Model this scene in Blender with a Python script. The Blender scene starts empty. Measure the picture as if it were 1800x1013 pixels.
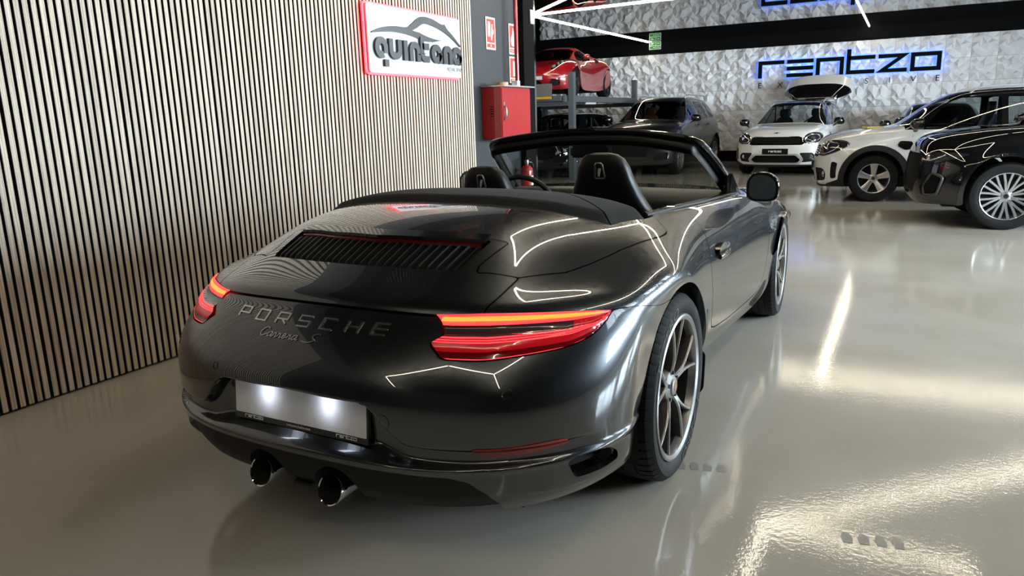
import bpy, bmesh, math, random
import numpy as np
from mathutils import Matrix, Vector

random.seed(7); RNG=np.random.default_rng(11)
SC=bpy.context.scene; COL=SC.collection

# ---------------------------------------------------------------- camera, world, daylight, exposure
cam=bpy.data.objects.new('camera',bpy.data.cameras.new('camera')); COL.objects.link(cam); SC.camera=cam
cam.data.sensor_width=36; cam.data.lens=36*1293.7/1800
CAMPOS=(-2.4806,-1.5576,1.2975)
_yaw,_pitch,_roll=.497616,.224271,-.028922
_f=Vector((math.cos(_yaw)*math.cos(_pitch),math.sin(_yaw)*math.cos(_pitch),-math.sin(_pitch)))
_r=Vector((math.sin(_yaw),-math.cos(_yaw),0)); _u=_r.cross(_f)
_c,_s=math.cos(_roll),math.sin(_roll)
_R=_c*_r+_s*_u; _U=-_s*_r+_c*_u
_m=Matrix((_R,_U,-_f)).transposed().to_4x4(); _m.translation=CAMPOS
cam.matrix_world=_m; cam.data.clip_start=.05; cam.data.clip_end=200

W=bpy.data.worlds.new('world'); SC.world=W; W.use_nodes=True
_bg=W.node_tree.nodes['Background']; _bg.inputs[0].default_value=(.75,.87,1,1); _bg.inputs[1].default_value=1.2

CEIL=3.34           # ceiling height
WIN=[(1.6,4.2),(4.6,7.2),(7.6,10.2),(10.6,13.2)]; WINZ=(1.05,2.75); WINY=-7.2
for a,b in WIN:     # daylight entering through the shop windows on the right
    L=bpy.data.lights.new('daylight','AREA'); L.shape='RECTANGLE'; L.size=b-a; L.size_y=WINZ[1]-WINZ[0]
    L.energy=950; L.color=(.82,.92,1.0)
    o=bpy.data.objects.new('daylight',L); COL.objects.link(o)
    o.location=((a+b)/2,WINY-.35,sum(WINZ)/2); o.rotation_euler=(math.pi/2,0,0)   # faces +y
SC.view_settings.view_transform='Standard'; SC.view_settings.look='None'
SC.view_settings.exposure=0.0; SC.view_settings.gamma=1; SC.view_settings.use_curve_mapping=False
LED_POWER=43
# ---------------------------------------------------------------- mesh maths
class Msh:
    def __init__(s, V, F, N=None, A=None):
        s.V=np.asarray(V,float); s.F=np.asarray(F,int).reshape(-1,3); s.N=N; s.A=A
    def copy(s): return Msh(s.V.copy(),s.F.copy(),None if s.N is None else s.N.copy(),None if s.A is None else s.A.copy())

def vnormals(V,F):
    a,b,c=V[F[:,0]],V[F[:,1]],V[F[:,2]]
    n=np.cross(b-a,c-a); N=np.zeros_like(V)
    for i in range(3):
        for k in range(3): N[:,k]+=np.bincount(F[:,i],n[:,k],len(V))
    l=np.linalg.norm(N,axis=1,keepdims=True); return N/np.maximum(l,1e-12)

def compact(m):
    used=np.zeros(len(m.V),bool); used[m.F.ravel()]=True
    idx=np.cumsum(used)-1
    return Msh(m.V[used],idx[m.F],None if m.N is None else m.N[used],None if m.A is None else m.A[used])

def clip(m,s):
    """keep the part of the mesh where the per-vertex scalar s < 0"""
    s=np.where(np.abs(s)<1e-7,1e-7,s); ins=s<0
    F=m.F; k=ins[F]; c=k.sum(1)
    keep=F[c==3]; out=[keep]; n0=len(m.V)
    cross=F[(c==1)|(c==2)]; kc=ins[cross]; cc=kc.sum(1)
    odd=np.where(cc[:,None]==1,kc,~kc).argmax(1)
    r=np.stack([cross[np.arange(len(cross)),(odd+i)%3] for i in range(3)],1)
    if len(r):
        e1=np.sort(r[:,[0,1]],1); e2=np.sort(r[:,[0,2]],1)
        E=np.concatenate([e1,e2]); key=E[:,0]*n0+E[:,1]
        uk,inv=np.unique(key,return_inverse=True); inv=inv.ravel()
        a=uk//n0; b=uk%n0; t=(s[a]/(s[a]-s[b]))[:,None]
        mix=lambda X: np.concatenate([X,X[a]*(1-t)+X[b]*t])
        V=mix(m.V); N=None
        if m.N is not None:
            N=mix(m.N); N/=np.maximum(np.linalg.norm(N,axis=1,keepdims=True),1e-9)
        A=None if m.A is None else mix(m.A)
        p=n0+inv[:len(r)]; q=n0+inv[len(r):]; one=cc==1
        out+= [np.stack([r[one,0],p[one],q[one]],1)]
        t2=~one
        out+= [np.stack([p[t2],r[t2,1],r[t2,2]],1),np.stack([p[t2],r[t2,2],q[t2]],1)]
        return compact(Msh(V,np.concatenate(out),N,A))
    return compact(Msh(m.V,keep,m.N,m.A))

def bedges(F):
    E=np.concatenate([F[:,[0,1]],F[:,[1,2]],F[:,[2,0]]])
    n=E.max()+1; key=np.minimum(E[:,0],E[:,1])*n+np.maximum(E[:,0],E[:,1])
    u,i,c=np.unique(key,return_index=True,return_counts=True)
    return E[i[c==1]]

def lip(m,depth,where=None,dirs=None):
    """turn the rim of a trimmed panel inwards by depth"""
    E=bedges(m.F)
    if where is not None: E=E[where(m.V[E].mean(1))]
    if not len(E): return m
    bv=np.unique(E); idx=-np.ones(len(m.V),int); idx[bv]=np.arange(len(bv))
    d=-m.N[bv] if dirs is None else np.broadcast_to(np.asarray(dirs,float),(len(bv),3))
    V0=m.V[bv]; V1=V0+d*depth; n=len(m.V); k=len(bv)
    V=np.concatenate([m.V,V0,V1])
    a=n+idx[E[:,0]]; b=n+idx[E[:,1]]
    Q=np.concatenate([np.stack([b,a,a+k],1),np.stack([b,a+k,b+k],1)])
    NQ=vnormals(V,Q)
    N=np.concatenate([m.N,NQ[n:]])
    A=None if m.A is None else np.concatenate([m.A,m.A[bv],m.A[bv]])
    return Msh(V,np.concatenate([m.F,Q]),N,A)

def sdf(P,poly):
    """signed distance of 2-D points to a closed polygon, negative inside"""
    P=np.asarray(P,float); poly=np.asarray(poly,float); d=np.full(len(P),1e9); ins=np.zeros(len(P),bool)
    for a,b in zip(poly,np.roll(poly,-1,0)):
        e=b-a; w=P-a; t=np.clip((w@e)/max(e@e,1e-12),0,1)
        q=w-t[:,None]*e; d=np.minimum(d,(q*q).sum(1))
        c=((a[1]<=P[:,1])!=(b[1]<=P[:,1]))
        with np.errstate(divide='ignore',invalid='ignore'):
            ins^= c&(P[:,0]<a[0]+(P[:,1]-a[1])*e[0]/(e[1] if e[1] else 1e-12))
    d=np.sqrt(d); return np.where(ins,-d,d)

def rnd(poly,r,n=5):
    """round the corners of a closed polygon"""
    P=np.asarray(poly,float); out=[]; m=len(P)
    rr=r if hasattr(r,'__len__') else [r]*m
    for i in range(m):
        p=P[i]; a=P[i-1]-p; b=P[(i+1)%m]-p; la,lb=np.linalg.norm(a),np.linalg.norm(b)
        k=min(rr[i],la*.48,lb*.48)
        if k<=0: out.append(p); continue
        q0=p+a/la*k; q1=p+b/lb*k
        for t in np.linspace(0,1,n): out.append((1-t)**2*q0+2*t*(1-t)*p+t*t*q1)
    return np.array(out)

def spl(pts,n=40,closed=False):
    """smooth curve through points (Catmull-Rom, centripetal-ish)"""
    P=np.asarray(pts,float)
    if closed: P=np.concatenate([P[-1:],P,P[:2]])
    else: P=np.concatenate([[2*P[0]-P[1]],P,[2*P[-1]-P[-2]]])
    m=len(P)-3; out=[]
    for u in np.linspace(0,m,n,endpoint=not closed):
        i=min(int(u),m-1); t=u-i; a,b,c,d=P[i:i+4]
        out.append(.5*((2*b)+(c-a)*t+(2*a-5*b+4*c-d)*t*t+(3*b-a-3*c+d)*t**3))
    return np.array(out)

def bsp_mat(nc,div,mirror0=False):
    """matrix that evaluates a uniform cubic B-spline of nc controls; div = samples per span"""
    rows=[]; par=[]
    for i in range(nc-1):
        k=div[i] if hasattr(div,'__len__') else div
        for t in np.arange(k)/k: par.append(i+t)
    par.append(nc-1.); par=np.array(par); M=np.zeros((len(par),nc))
    for r,u in enumerate(par):
        i=min(int(u),nc-2); t=u-i
        w=[(1-t)**3/6,(3*t**3-6*t*t+4)/6,(-3*t**3+3*t*t+3*t+1)/6,t**3/6]
        for k in range(4):
            j=i-1+k
            if j<0: M[r,0]+=2*w[k]; M[r,1]-=w[k]
            elif j>=nc: M[r,nc-1]+=2*w[k]; M[r,nc-2]-=w[k]
            else: M[r,j]+=w[k]
    return M,par

def skin(G,du,dv):
    """smooth B-spline skin over a control net G[u][v] (v=0 on the centre plane y=0); returns the whole mirrored mesh"""
    G=np.asarray(G,float); nu,nv=G.shape[:2]
    g=np.concatenate([G[:,1:2]*[1,-1,1],G],1)      # one mirrored column for a smooth centre
    Mu,pu=bsp_mat(nu,du)
    dvv=[1]+(list(dv) if hasattr(dv,'__len__') else [dv]*(nv-1))
    Mv,pv=bsp_mat(nv+1,dvv); Mv=Mv[1:]; pv=pv[1:]-1
    S=np.einsum('ai,ijk,bj->abk',Mu,g,Mv)
    S[:,0,1]=0
    a,b=S.shape[:2]
    full=np.concatenate([S[:,:0:-1]*[1,-1,1],S],1); w=full.shape[1]
    uv=np.stack(np.meshgrid(pu,np.concatenate([-pv[:0:-1],pv]),indexing='ij'),-1)
    i=np.arange(a*w).reshape(a,w)
    q=np.stack([i[:-1,:-1],i[1:,:-1],i[1:,1:],i[:-1,1:]],-1).reshape(-1,4)
    F=np.concatenate([q[:,[0,1,2]],q[:,[0,2,3]]])
    m=Msh(full.reshape(-1,3),F,None,uv.reshape(-1,2))
    m.N=vnormals(m.V,m.F)
    if ((m.V-m.V.mean(0))*m.N).sum()<0: m.F=m.F[:,::-1].copy(); m.N=-m.N
    return m

def sstep(a,b,x):
    t=np.clip((x-a)/(b-a),0,1); return t*t*(3-2*t)
# ---------------------------------------------------------------- materials
MATS={}
def mat(name,base=(.5,.5,.5),rough=.5,metal=0.,coat=0.,coat_rough=.03,emit=None,power=0.,ior=1.5,spec=.5,trans=0.,bump=None,vary=None,sheen=0.):
    if name in MATS: return MATS[name]
    m=bpy.data.materials.new(name); m.use_nodes=True; nt=m.node_tree; b=nt.nodes['Principled BSDF']
    b.inputs['Base Color'].default_value=(*base,1); b.inputs['Roughness'].default_value=rough; b.inputs['Metallic'].default_value=metal
    b.inputs['IOR'].default_value=ior; b.inputs['Specular IOR Level'].default_value=spec
    b.inputs['Coat Weight'].default_value=coat; b.inputs['Coat IOR'].default_value=1.68; b.inputs['Coat Roughness'].default_value=coat_rough
    b.inputs['Transmission Weight'].default_value=trans; b.inputs['Sheen Weight'].default_value=sheen
    if emit: b.inputs['Emission Color'].default_value=(*emit,1); b.inputs['Emission Strength'].default_value=power
    if bump or vary:
        tc=nt.nodes.new('ShaderNodeTexCoord')
    if bump:
        sc,st=bump[:2]; n=nt.nodes.new('ShaderNodeTexNoise'); n.inputs['Scale'].default_value=sc; n.inputs['Detail'].default_value=3
        bp_=nt.nodes.new('ShaderNodeBump'); bp_.inputs['Strength'].default_value=st; bp_.inputs['Distance'].default_value=bump[2] if len(bump)>2 else .01
        nt.links.new(tc.outputs['Object'],n.inputs['Vector']); nt.links.new(n.outputs['Fac'],bp_.inputs['Height']); nt.links.new(bp_.outputs[0],b.inputs['Normal'])
    if vary:
        sc,amt=vary; n=nt.nodes.new('ShaderNodeTexNoise'); n.inputs['Scale'].default_value=sc; n.inputs['Detail'].default_value=4
        r=nt.nodes.new('ShaderNodeMapRange'); r.inputs[3].default_value=1-amt; r.inputs[4].default_value=1+amt
        mx=nt.nodes.new('ShaderNodeVectorMath'); mx.operation='SCALE'; mx.inputs[0].default_value=base
        nt.links.new(tc.outputs['Object'],n.inputs['Vector']); nt.links.new(n.outputs['Fac'],r.inputs[0]); nt.links.new(r.outputs[0],mx.inputs['Scale']); nt.links.new(mx.outputs[0],b.inputs['Base Color'])
    MATS[name]=m; return m

def glass_mat(name,tint=(.8,.85,.85),dens=.25,rough=.0):
    """thin car or window pane: sees through with a fresnel reflection and a tint"""
    if name in MATS: return MATS[name]
    m=bpy.data.materials.new(name); m.use_nodes=True; nt=m.node_tree; nt.nodes.clear()
    o=nt.nodes.new('ShaderNodeOutputMaterial'); t=nt.nodes.new('ShaderNodeBsdfTransparent'); g=nt.nodes.new('ShaderNodeBsdfGlossy')
    t.inputs[0].default_value=tuple(c*(1-dens) for c in tint)+(1,); g.inputs['Roughness'].default_value=rough
    fr=nt.nodes.new('ShaderNodeFresnel'); ge=nt.nodes.new('ShaderNodeNewGeometry'); mr=nt.nodes.new('ShaderNodeMapRange')
    mr.inputs[3].default_value=1.5; mr.inputs[4].default_value=1/1.5; nt.links.new(ge.outputs['Backfacing'],mr.inputs[0]); nt.links.new(mr.outputs[0],fr.inputs['IOR'])   # same reflection from either face
    mx=nt.nodes.new('ShaderNodeMixShader')
    nt.links.new(fr.outputs[0],mx.inputs[0]); nt.links.new(t.outputs[0],mx.inputs[1]); nt.links.new(g.outputs[0],mx.inputs[2]); nt.links.new(mx.outputs[0],o.inputs[0])
    MATS[name]=m; return m

PAINT=mat('grey_metallic_paint',(.066,.071,.078),.26,.94,1,.002)
WHITEP=mat('white_paint',(.78,.78,.76),.35,0,1,.02)
BLACKP=mat('black_paint',(.004,.004,.0045),.25,.0,1,.006,spec=.0)
DARKP=mat('dark_blue_grey_paint',(.016,.017,.020),.3,.6,1,.01)
REDP=mat('red_paint',(.34,.005,.010),.3,.1,1,.01)
TRIM=mat('black_trim',(.004,.004,.0042),.5,spec=.2)
PLASTIC=mat('black_plastic',(.008,.008,.0085),.5,spec=.35,bump=(900,.15,.001))
GLOSSB=mat('gloss_black',(.006,.006,.006),.12,0,.5)
VOID=mat('dark_cavity',(.004,.004,.004),.9)
RUBBER=mat('tyre_rubber',(.0065,.0065,.007),.6,spec=.22,bump=(300,.1,.001))
CHROME=mat('chrome',(.75,.75,.75),.08,1)
STEEL=mat('brushed_steel',(.45,.45,.46),.3,1)
RIM=mat('satin_grey_wheel',(.34,.34,.345),.30,.8,.4)
RIMEDGE=mat('satin_spoke',(.40,.40,.405),.28,.85,.3)
RIMSILVER=mat('silver_wheel',(.55,.55,.56),.25,.85)
LEATHER=mat('black_leather',(.008,.0085,.0095),.42,spec=.35,bump=(400,.2,.002))
LEATHERT=mat('tan_leather',(.32,.15,.06),.5)
CLOTH=mat('soft_top_cloth',(.011,.0105,.010),.92,spec=.2,bump=(1200,.3,.001),sheen=.05)
TAILRED=mat('tail_lamp_red_glass',(.12,.002,.004),.12,0,1,.02,emit=(1,.01,.02),power=.03)
TAILDARK=mat('tail_lamp_smoked_glass',(.07,.03,.032),.12,0,1,.02)
TAILGLOW=mat('tail_lamp_lit_bar',(.8,.05,.02),.3,emit=(1,.052,.006),power=10)
TAILSOFT=mat('tail_lamp_lit_strip',(.8,.02,.02),.3,emit=(1,.05,.065),power=1.5)
TAILDEEP=mat('tail_lamp_lit_red',(.25,.004,.008),.2,0,.6,emit=(1,.008,.018),power=.26)
TAILORANGE=mat('tail_lamp_lit_bar_edge',(.8,.03,.02),.3,emit=(1,.045,.012),power=2.6)
REFLRED=mat('red_reflector',(.22,.006,.008),.2,0,1,.05,bump=(900,.3,.002))
PLATEW=mat('white_plate',(.80,.81,.84),.4)
WHITEINK=mat('white_lettering',(.75,.75,.75),.5)
GLASS=glass_mat('windscreen_glass',(.80,.86,.84),.12)
TINT=glass_mat('dark_tinted_glass',(.35,.38,.38),.35)
TINTW=glass_mat('clear_car_glass',(.75,.8,.8),.25)
MIRROR=mat('mirror_glass',(.55,.58,.6),.02,1)
LAMPGL=mat('headlamp_glass',(.022,.022,.025),.05,0,1,.01)
LAMPW=mat('headlamp_reflector',(.75,.76,.78),.15,.9)
YELLOW=mat('yellow_plastic',(.75,.42,.01),.45)

# ---------------------------------------------------------------- object helpers
def link(name,me,material=None,parent=None,loc=None,rotz=0.):
    o=bpy.data.objects.new(name,me); COL.objects.link(o)
    if material is not None and not me.materials: me.materials.append(material)
    if parent is not None: o.parent=parent
    if loc is not None: o.location=loc
    if rotz: o.rotation_euler=(0,0,rotz)
    return o
def tag(o,label=None,cat=None,group=None,kind=None):
    if label: o['label']=label
    if cat: o['category']=cat
    if group: o['group']=group
    if kind: o['kind']=kind
    return o
def empty(name,loc=(0,0,0),rotz=0.,label=None,cat=None,group=None):
    o=bpy.data.objects.new(name,None); COL.objects.link(o); o.location=loc; o.rotation_euler=(0,0,rotz); o.empty_display_size=.2
    return tag(o,label,cat,group)
def mesh_np(name,m,smooth=True,normals=True):
    me=bpy.data.meshes.new(name); V=np.ascontiguousarray(m.V,np.float32); F=np.ascontiguousarray(m.F,np.int32)
    me.vertices.add(len(V)); me.vertices.foreach_set('co',V.ravel())
    me.loops.add(len(F)*3); me.loops.foreach_set('vertex_index',F.ravel())
    me.polygons.add(len(F)); me.polygons.foreach_set('loop_start',np.arange(0,len(F)*3,3,dtype=np.int32))
    me.update(calc_edges=True)
    me.polygons.foreach_set('use_smooth',np.ones(len(F),bool))
    if normals and m.N is not None:
        try: me.normals_split_custom_set_from_vertices(m.N.tolist())
        except Exception: pass
    me.validate(); return me
def part(name,m,material,parent=None,**k):
    if m is None or not len(m.F): return None
    return link(name,mesh_np(name,m),material,parent)
def poly(name,V,F,material=None,parent=None,smooth=False,bevel=0.,loc=None,rotz=0.,sharp=.6):
    bm=bmesh.new(); vs=[bm.verts.new(v) for v in V]
    for f in F:
        try: bm.faces.new([vs[i] for i in f])
        except ValueError: pass
    bmesh.ops.recalc_face_normals(bm,faces=bm.faces)
    if bevel: bmesh.ops.bevel(bm,geom=[e for e in bm.edges if len(e.link_faces)==2 and e.calc_face_angle(0)>.5],offset=bevel,segments=2,affect='EDGES',clamp_overlap=True)
    me=bpy.data.meshes.new(name); bm.to_mesh(me); bm.free()
    if smooth or bevel:
        me.polygons.foreach_set('use_smooth',[True]*len(me.polygons))
        me.set_sharp_from_angle(angle=sharp)
    return link(name,me,material,parent,loc,rotz)
BOXF=[(0,1,3,2),(4,6,7,5),(0,4,5,1),(2,3,7,6),(0,2,6,4),(1,5,7,3)]
def boxv(x0,x1,y0,y1,z0,z1): return [(x,y,z) for x in (x0,x1) for y in (y0,y1) for z in (z0,z1)]
def box(name,x,y,z,material,parent=None,bevel=0.,loc=None,rotz=0.):
    return poly(name,boxv(x[0],x[1],y[0],y[1],z[0],z[1]),BOXF,material,parent,bevel=bevel,loc=loc,rotz=rotz)
def boxes(name,lst,material,parent=None,bevel=0.,loc=None):
    V=[];F=[]
    for b in lst:
        n=len(V); V+=boxv(*b); F+=[tuple(i+n for i in f) for f in BOXF]
    return poly(name,V,F,material,parent,bevel=bevel,loc=loc)
def prism(P,frame,d0,d1):
    """closed 2-D outline P swept from depth d0 to d1 in a frame (origin, ex, ey, en)"""
    o,ex,ey,en=[np.asarray(a,float) for a in frame]; P=np.asarray(P,float); n=len(P)
    B=o+P[:,:1]*ex+P[:,1:2]*ey
    V=np.concatenate([B+en*d0,B+en*d1]); F=[tuple(range(n-1,-1,-1)),tuple(range(n,2*n))]
    F+=[(i,(i+1)%n,n+(i+1)%n,n+i) for i in range(n)]
    return [tuple(v) for v in V],F
def slab(name,P,frame,d0,d1,material,parent=None,bevel=0.):
    V,F=prism(P,frame,d0,d1); return poly(name,V,F,material,parent,bevel=bevel)
def lathe(prof,seg=48,axis='y',a0=0,a1=2*math.pi,close=True):
    """profile of (radius, along-axis) pairs turned about an axis; returns an Msh with smooth normals"""
    P=np.asarray(prof,float); n=len(P); full=abs(a1-a0-2*math.pi)<1e-6
    th=np.linspace(a0,a1,seg,endpoint=not full); c,s=np.cos(th)[:,None],np.sin(th)[:,None]
    r,h=P[None,:,0],P[None,:,1]+0*c
    X={'y':np.stack([r*c,h,r*s],-1),'z':np.stack([r*c,r*s,h],-1),'x':np.stack([h,r*c,r*s],-1)}[axis]
    i=np.arange(seg*n).reshape(seg,n); j=np.roll(i,-1,0) if full else i[1:]
    ii=i if full else i[:-1]
    q=np.stack([ii[:,:-1],ii[:,1:],j[:,1:],j[:,:-1]],-1).reshape(-1,4)
    return X.reshape(-1,3),[tuple(f) for f in q]
def turned(name,prof,material,parent=None,seg=48,axis='y',loc=None,sharp=.7):
    V,F=lathe(prof,seg,axis); return poly(name,V,F,material,parent,smooth=True,loc=loc,sharp=sharp)
def tube_vf(path,r,seg=8,closed=False,cap=True):
    P=np.asarray(path,float); n=len(P); R=np.broadcast_to(np.asarray(r,float),(n,))
    T=np.gradient(P,axis=0)
    if closed: T=np.roll(P,-1,0)-np.roll(P,1,0)
    T/=np.maximum(np.linalg.norm(T,axis=1,keepdims=True),1e-9)
    up=np.array([0,0,1.]) if abs(T[0,2])<.9 else np.array([1.,0,0]); V=[]
    for p,t,rr in zip(P,T,R):
        a=np.cross(t,up); a/=max(np.linalg.norm(a),1e-9); b=np.cross(a,t); up=b
        for k in range(seg):
            th=2*math.pi*k/seg; V.append(tuple(p+rr*(a*math.cos(th)+b*math.sin(th))))
    F=[]
    for i in range(n if closed else n-1):
        for k in range(seg):
            j=(i+1)%n; F.append((i*seg+k,i*seg+(k+1)%seg,j*seg+(k+1)%seg,j*seg+k))
    if cap and not closed: F+=[tuple(range(seg-1,-1,-1)),tuple((n-1)*seg+k for k in range(seg))]
    return V,F
def tube(name,path,r,material,parent=None,seg=8,closed=False):
    V,F=tube_vf(path,r,seg,closed); return poly(name,V,F,material,parent,smooth=True,sharp=1.0)
def loft(name,rings,material,parent=None,sharp=.9,caps=True):
    """closed rings of equal length joined into one smooth body"""
    R=np.asarray(rings,float); n,k=R.shape[:2]; V=[tuple(v) for v in R.reshape(-1,3)]; F=[]
    for i in range(n-1):
        for j in range(k): F.append((i*k+j,i*k+(j+1)%k,(i+1)*k+(j+1)%k,(i+1)*k+j))
    if caps: F+=[tuple(range(k-1,-1,-1)),tuple((n-1)*k+j for j in range(k))]
    return poly(name,V,F,material,parent,smooth=True,sharp=sharp)
def join_vf(parts):
    V=[];F=[]
    for v,f in parts:
        n=len(V); V+=list(v); F+=[tuple(i+n for i in q) for q in f]
    return V,F
def copy_tree(o,parent=None):
    c=o.copy(); COL.objects.link(c)
    if parent is not None: c.parent=parent
    for ch in [x for x in o.children]: copy_tree(ch,c)
    return c

# ---------------------------------------------------------------- lettering
def ribbon(pts,w,closed=False,miter=True):
    """outline of a stroke of width w along pts"""
    P=np.asarray(pts,float); n=len(P); L=[];Rr=[]
    for i in range(n):
        if closed: a,b=P[i]-P[i-1],P[(i+1)%n]-P[i]
        else: a=P[i]-P[max(i-1,0)] if i else P[1]-P[0]; b=P[min(i+1,n-1)]-P[i] if i<n-1 else a
        a=a/max(np.linalg.norm(a),1e-9); b=b/max(np.linalg.norm(b),1e-9)
        na=np.array([-a[1],a[0]]); nb=np.array([-b[1],b[0]]); m=na+nb; l=np.linalg.norm(m)
        m=na if l<1e-6 else m/l; k=1/max(m@na,.35)
        L.append(P[i]+m*w/2*k); Rr.append(P[i]-m*w/2*k)
    return np.array(L),np.array(Rr)
def strokes_vf(strokes,w,place,d0,d1):
    """list of strokes -> raised letter solid; place(x,y,d) gives the 3-D point"""
    out=[]
    for st in strokes:
        closed=False; ww=w
        if isinstance(st,dict): closed=st.get('closed',False); ww=st.get('w',w); st=st['p']
        L,R=ribbon(st,ww,closed); n=len(L); V=[];F=[]
        for i in range(n):
            V+=[place(*L[i],d0),place(*R[i],d0),place(*R[i],d1),place(*L[i],d1)]
        for i in range(n if closed else n-1):
            a=4*i; b=4*((i+1)%n)
            for k in range(4): F.append((a+k,a+(k+1)%4,b+(k+1)%4,b+k))
        if not closed: F+=[(3,2,1,0),(4*n-4,4*n-3,4*n-2,4*n-1)]
        out.append((V,F))
    return join_vf(out)
def font_vf(text,size=1.0,extrude=0.,align='CENTER',spacing=1.,shear=0.):
    c=bpy.data.curves.new('lettering','FONT'); c.body=text; c.size=size; c.extrude=extrude; c.align_x=align; c.resolution_u=3; c.space_character=spacing; c.shear=shear
    o=bpy.data.objects.new('lettering',c); COL.objects.link(o)
    dg=bpy.context.evaluated_depsgraph_get(); me=bpy.data.meshes.new_from_object(o.evaluated_get(dg))
    V=[tuple(v.co) for v in me.vertices]; F=[tuple(p.vertices) for p in me.polygons]
    bpy.data.objects.remove(o); bpy.data.curves.remove(c); bpy.data.meshes.remove(me); return V,F
def lettering(name,text,size,frame,material,parent=None,extrude=.001,align='CENTER',sx=1.,spacing=1.,shear=0.,lift=0.):
    V,F=font_vf(text,size,extrude,align,spacing,shear); o,ex,ey,en=[np.asarray(a,float) for a in frame]
    W_=[tuple(o+ex*v[0]*sx+ey*v[1]+en*(v[2]+lift)) for v in V]
    return poly(name,W_,F,material,parent)
# ---------------------------------------------------------------- the setting
def structure(o): o['kind']='structure'; return o
def floor_mat():
    m=mat('glossy_epoxy_floor',(.40,.385,.355),.11,0,0); nt=m.node_tree; b=nt.nodes['Principled BSDF']
    tc=nt.nodes.new('ShaderNodeTexCoord')
    n=nt.nodes.new('ShaderNodeTexNoise'); n.inputs['Scale'].default_value=1.3; n.inputs['Detail'].default_value=6
    r=nt.nodes.new('ShaderNodeValToRGB'); r.color_ramp.elements[0].color=(.42,.385,.325,1); r.color_ramp.elements[1].color=(.50,.465,.405,1)
    r.color_ramp.elements[0].position=.32; r.color_ramp.elements[1].position=.68
    nt.links.new(tc.outputs['Object'],n.inputs['Vector']); nt.links.new(n.outputs['Fac'],r.inputs[0]); nt.links.new(r.outputs[0],b.inputs['Base Color'])
    # trowelled relief: fine orange-peel and long gentle waves
    a=nt.nodes.new('ShaderNodeTexNoise'); a.inputs['Scale'].default_value=62; a.inputs['Detail'].default_value=2
    w=nt.nodes.new('ShaderNodeTexNoise'); w.inputs['Scale'].default_value=3.5; w.inputs['Detail'].default_value=2
    b1=nt.nodes.new('ShaderNodeBump'); b1.inputs['Strength'].default_value=.055; b1.inputs['Distance'].default_value=.006
    b2=nt.nodes.new('ShaderNodeBump'); b2.inputs['Strength'].default_value=.014; b2.inputs['Distance'].default_value=.02
    nt.links.new(tc.outputs['Object'],a.inputs['Vector']); nt.links.new(tc.outputs['Object'],w.inputs['Vector'])
    nt.links.new(a.outputs['Fac'],b1.inputs['Height']); nt.links.new(w.outputs['Fac'],b2.inputs['Height']); nt.links.new(b2.outputs[0],b1.inputs['Normal']); nt.links.new(b1.outputs[0],b.inputs['Normal'])
    q=nt.nodes.new('ShaderNodeMapRange'); q.inputs[3].default_value=.05; q.inputs[4].default_value=.10
    nt.links.new(n.outputs['Fac'],q.inputs[0]); nt.links.new(q.outputs[0],b.inputs['Roughness'])
    return m
def wood_mat():
    m=mat('oak_veneer',(.40,.29,.19),.5); nt=m.node_tree; b=nt.nodes['Principled BSDF']
    tc=nt.nodes.new('ShaderNodeTexCoord'); oi=nt.nodes.new('ShaderNodeObjectInfo'); mp=nt.nodes.new('ShaderNodeMapping'); mp.inputs['Scale'].default_value=(14,14,1.1)
    ad=nt.nodes.new('ShaderNodeVectorMath'); sc=nt.nodes.new('ShaderNodeVectorMath'); sc.operation='SCALE'; sc.inputs[0].default_value=(37,11,53)
    nt.links.new(oi.outputs['Random'],sc.inputs['Scale']); nt.links.new(tc.outputs['Object'],mp.inputs['Vector']); nt.links.new(mp.outputs[0],ad.inputs[0]); nt.links.new(sc.outputs[0],ad.inputs[1])
    n=nt.nodes.new('ShaderNodeTexNoise'); n.inputs['Scale'].default_value=2.2; n.inputs['Detail'].default_value=5; n.inputs['Distortion'].default_value=1.6
    wv=nt.nodes.new('ShaderNodeTexWave'); wv.bands_direction='X'; wv.inputs['Scale'].default_value=1.7; wv.inputs['Distortion'].default_value=7; wv.inputs['Detail'].default_value=3
    nt.links.new(ad.outputs[0],n.inputs['Vector']); nt.links.new(ad.outputs[0],wv.inputs['Vector'])
    mx=nt.nodes.new('ShaderNodeMath'); mx.operation='MULTIPLY_ADD'; mx.inputs[1].default_value=.35; nt.links.new(wv.outputs['Fac'],mx.inputs[0]); nt.links.new(n.outputs['Fac'],mx.inputs[2])
    r=nt.nodes.new('ShaderNodeValToRGB'); r.color_ramp.elements[0].color=(.37,.275,.195,1); r.color_ramp.elements[1].color=(.63,.53,.425,1); r.color_ramp.elements[0].position=.3; r.color_ramp.elements[1].position=.85
    nt.links.new(mx.outputs[0],r.inputs[0])
    hv=nt.nodes.new('ShaderNodeHueSaturation'); mr=nt.nodes.new('ShaderNodeMapRange'); mr.inputs[3].default_value=.86; mr.inputs[4].default_value=1.12
    nt.links.new(oi.outputs['Random'],mr.inputs[0]); nt.links.new(mr.outputs[0],hv.inputs['Value']); nt.links.new(r.outputs[0],hv.inputs['Color']); nt.links.new(hv.outputs[0],b.inputs['Base Color'])
    return m
FLOOR=floor_mat(); WOOD=wood_mat()
FELT=mat('black_felt',(.006,.006,.006),.95)
GREYWALL=mat('charcoal_wall_paint',(.019,.021,.024),.55,bump=(60,.08,.002))
CEILM=mat('gloss_black_stretch_ceiling',(.007,.007,.008),.015,0,0,ior=1.62,bump=(.35,.06,.05))
PANELM=mat('white_relief_panel',(.84,.84,.86),.35)
BLACKM=mat('matt_black_paint',(.005,.005,.0055),.7,spec=.05)
LEDM=mat('led_tube',(.9,.9,.9),.4,emit=(1.0,.88,.67),power=LED_POWER)
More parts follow.
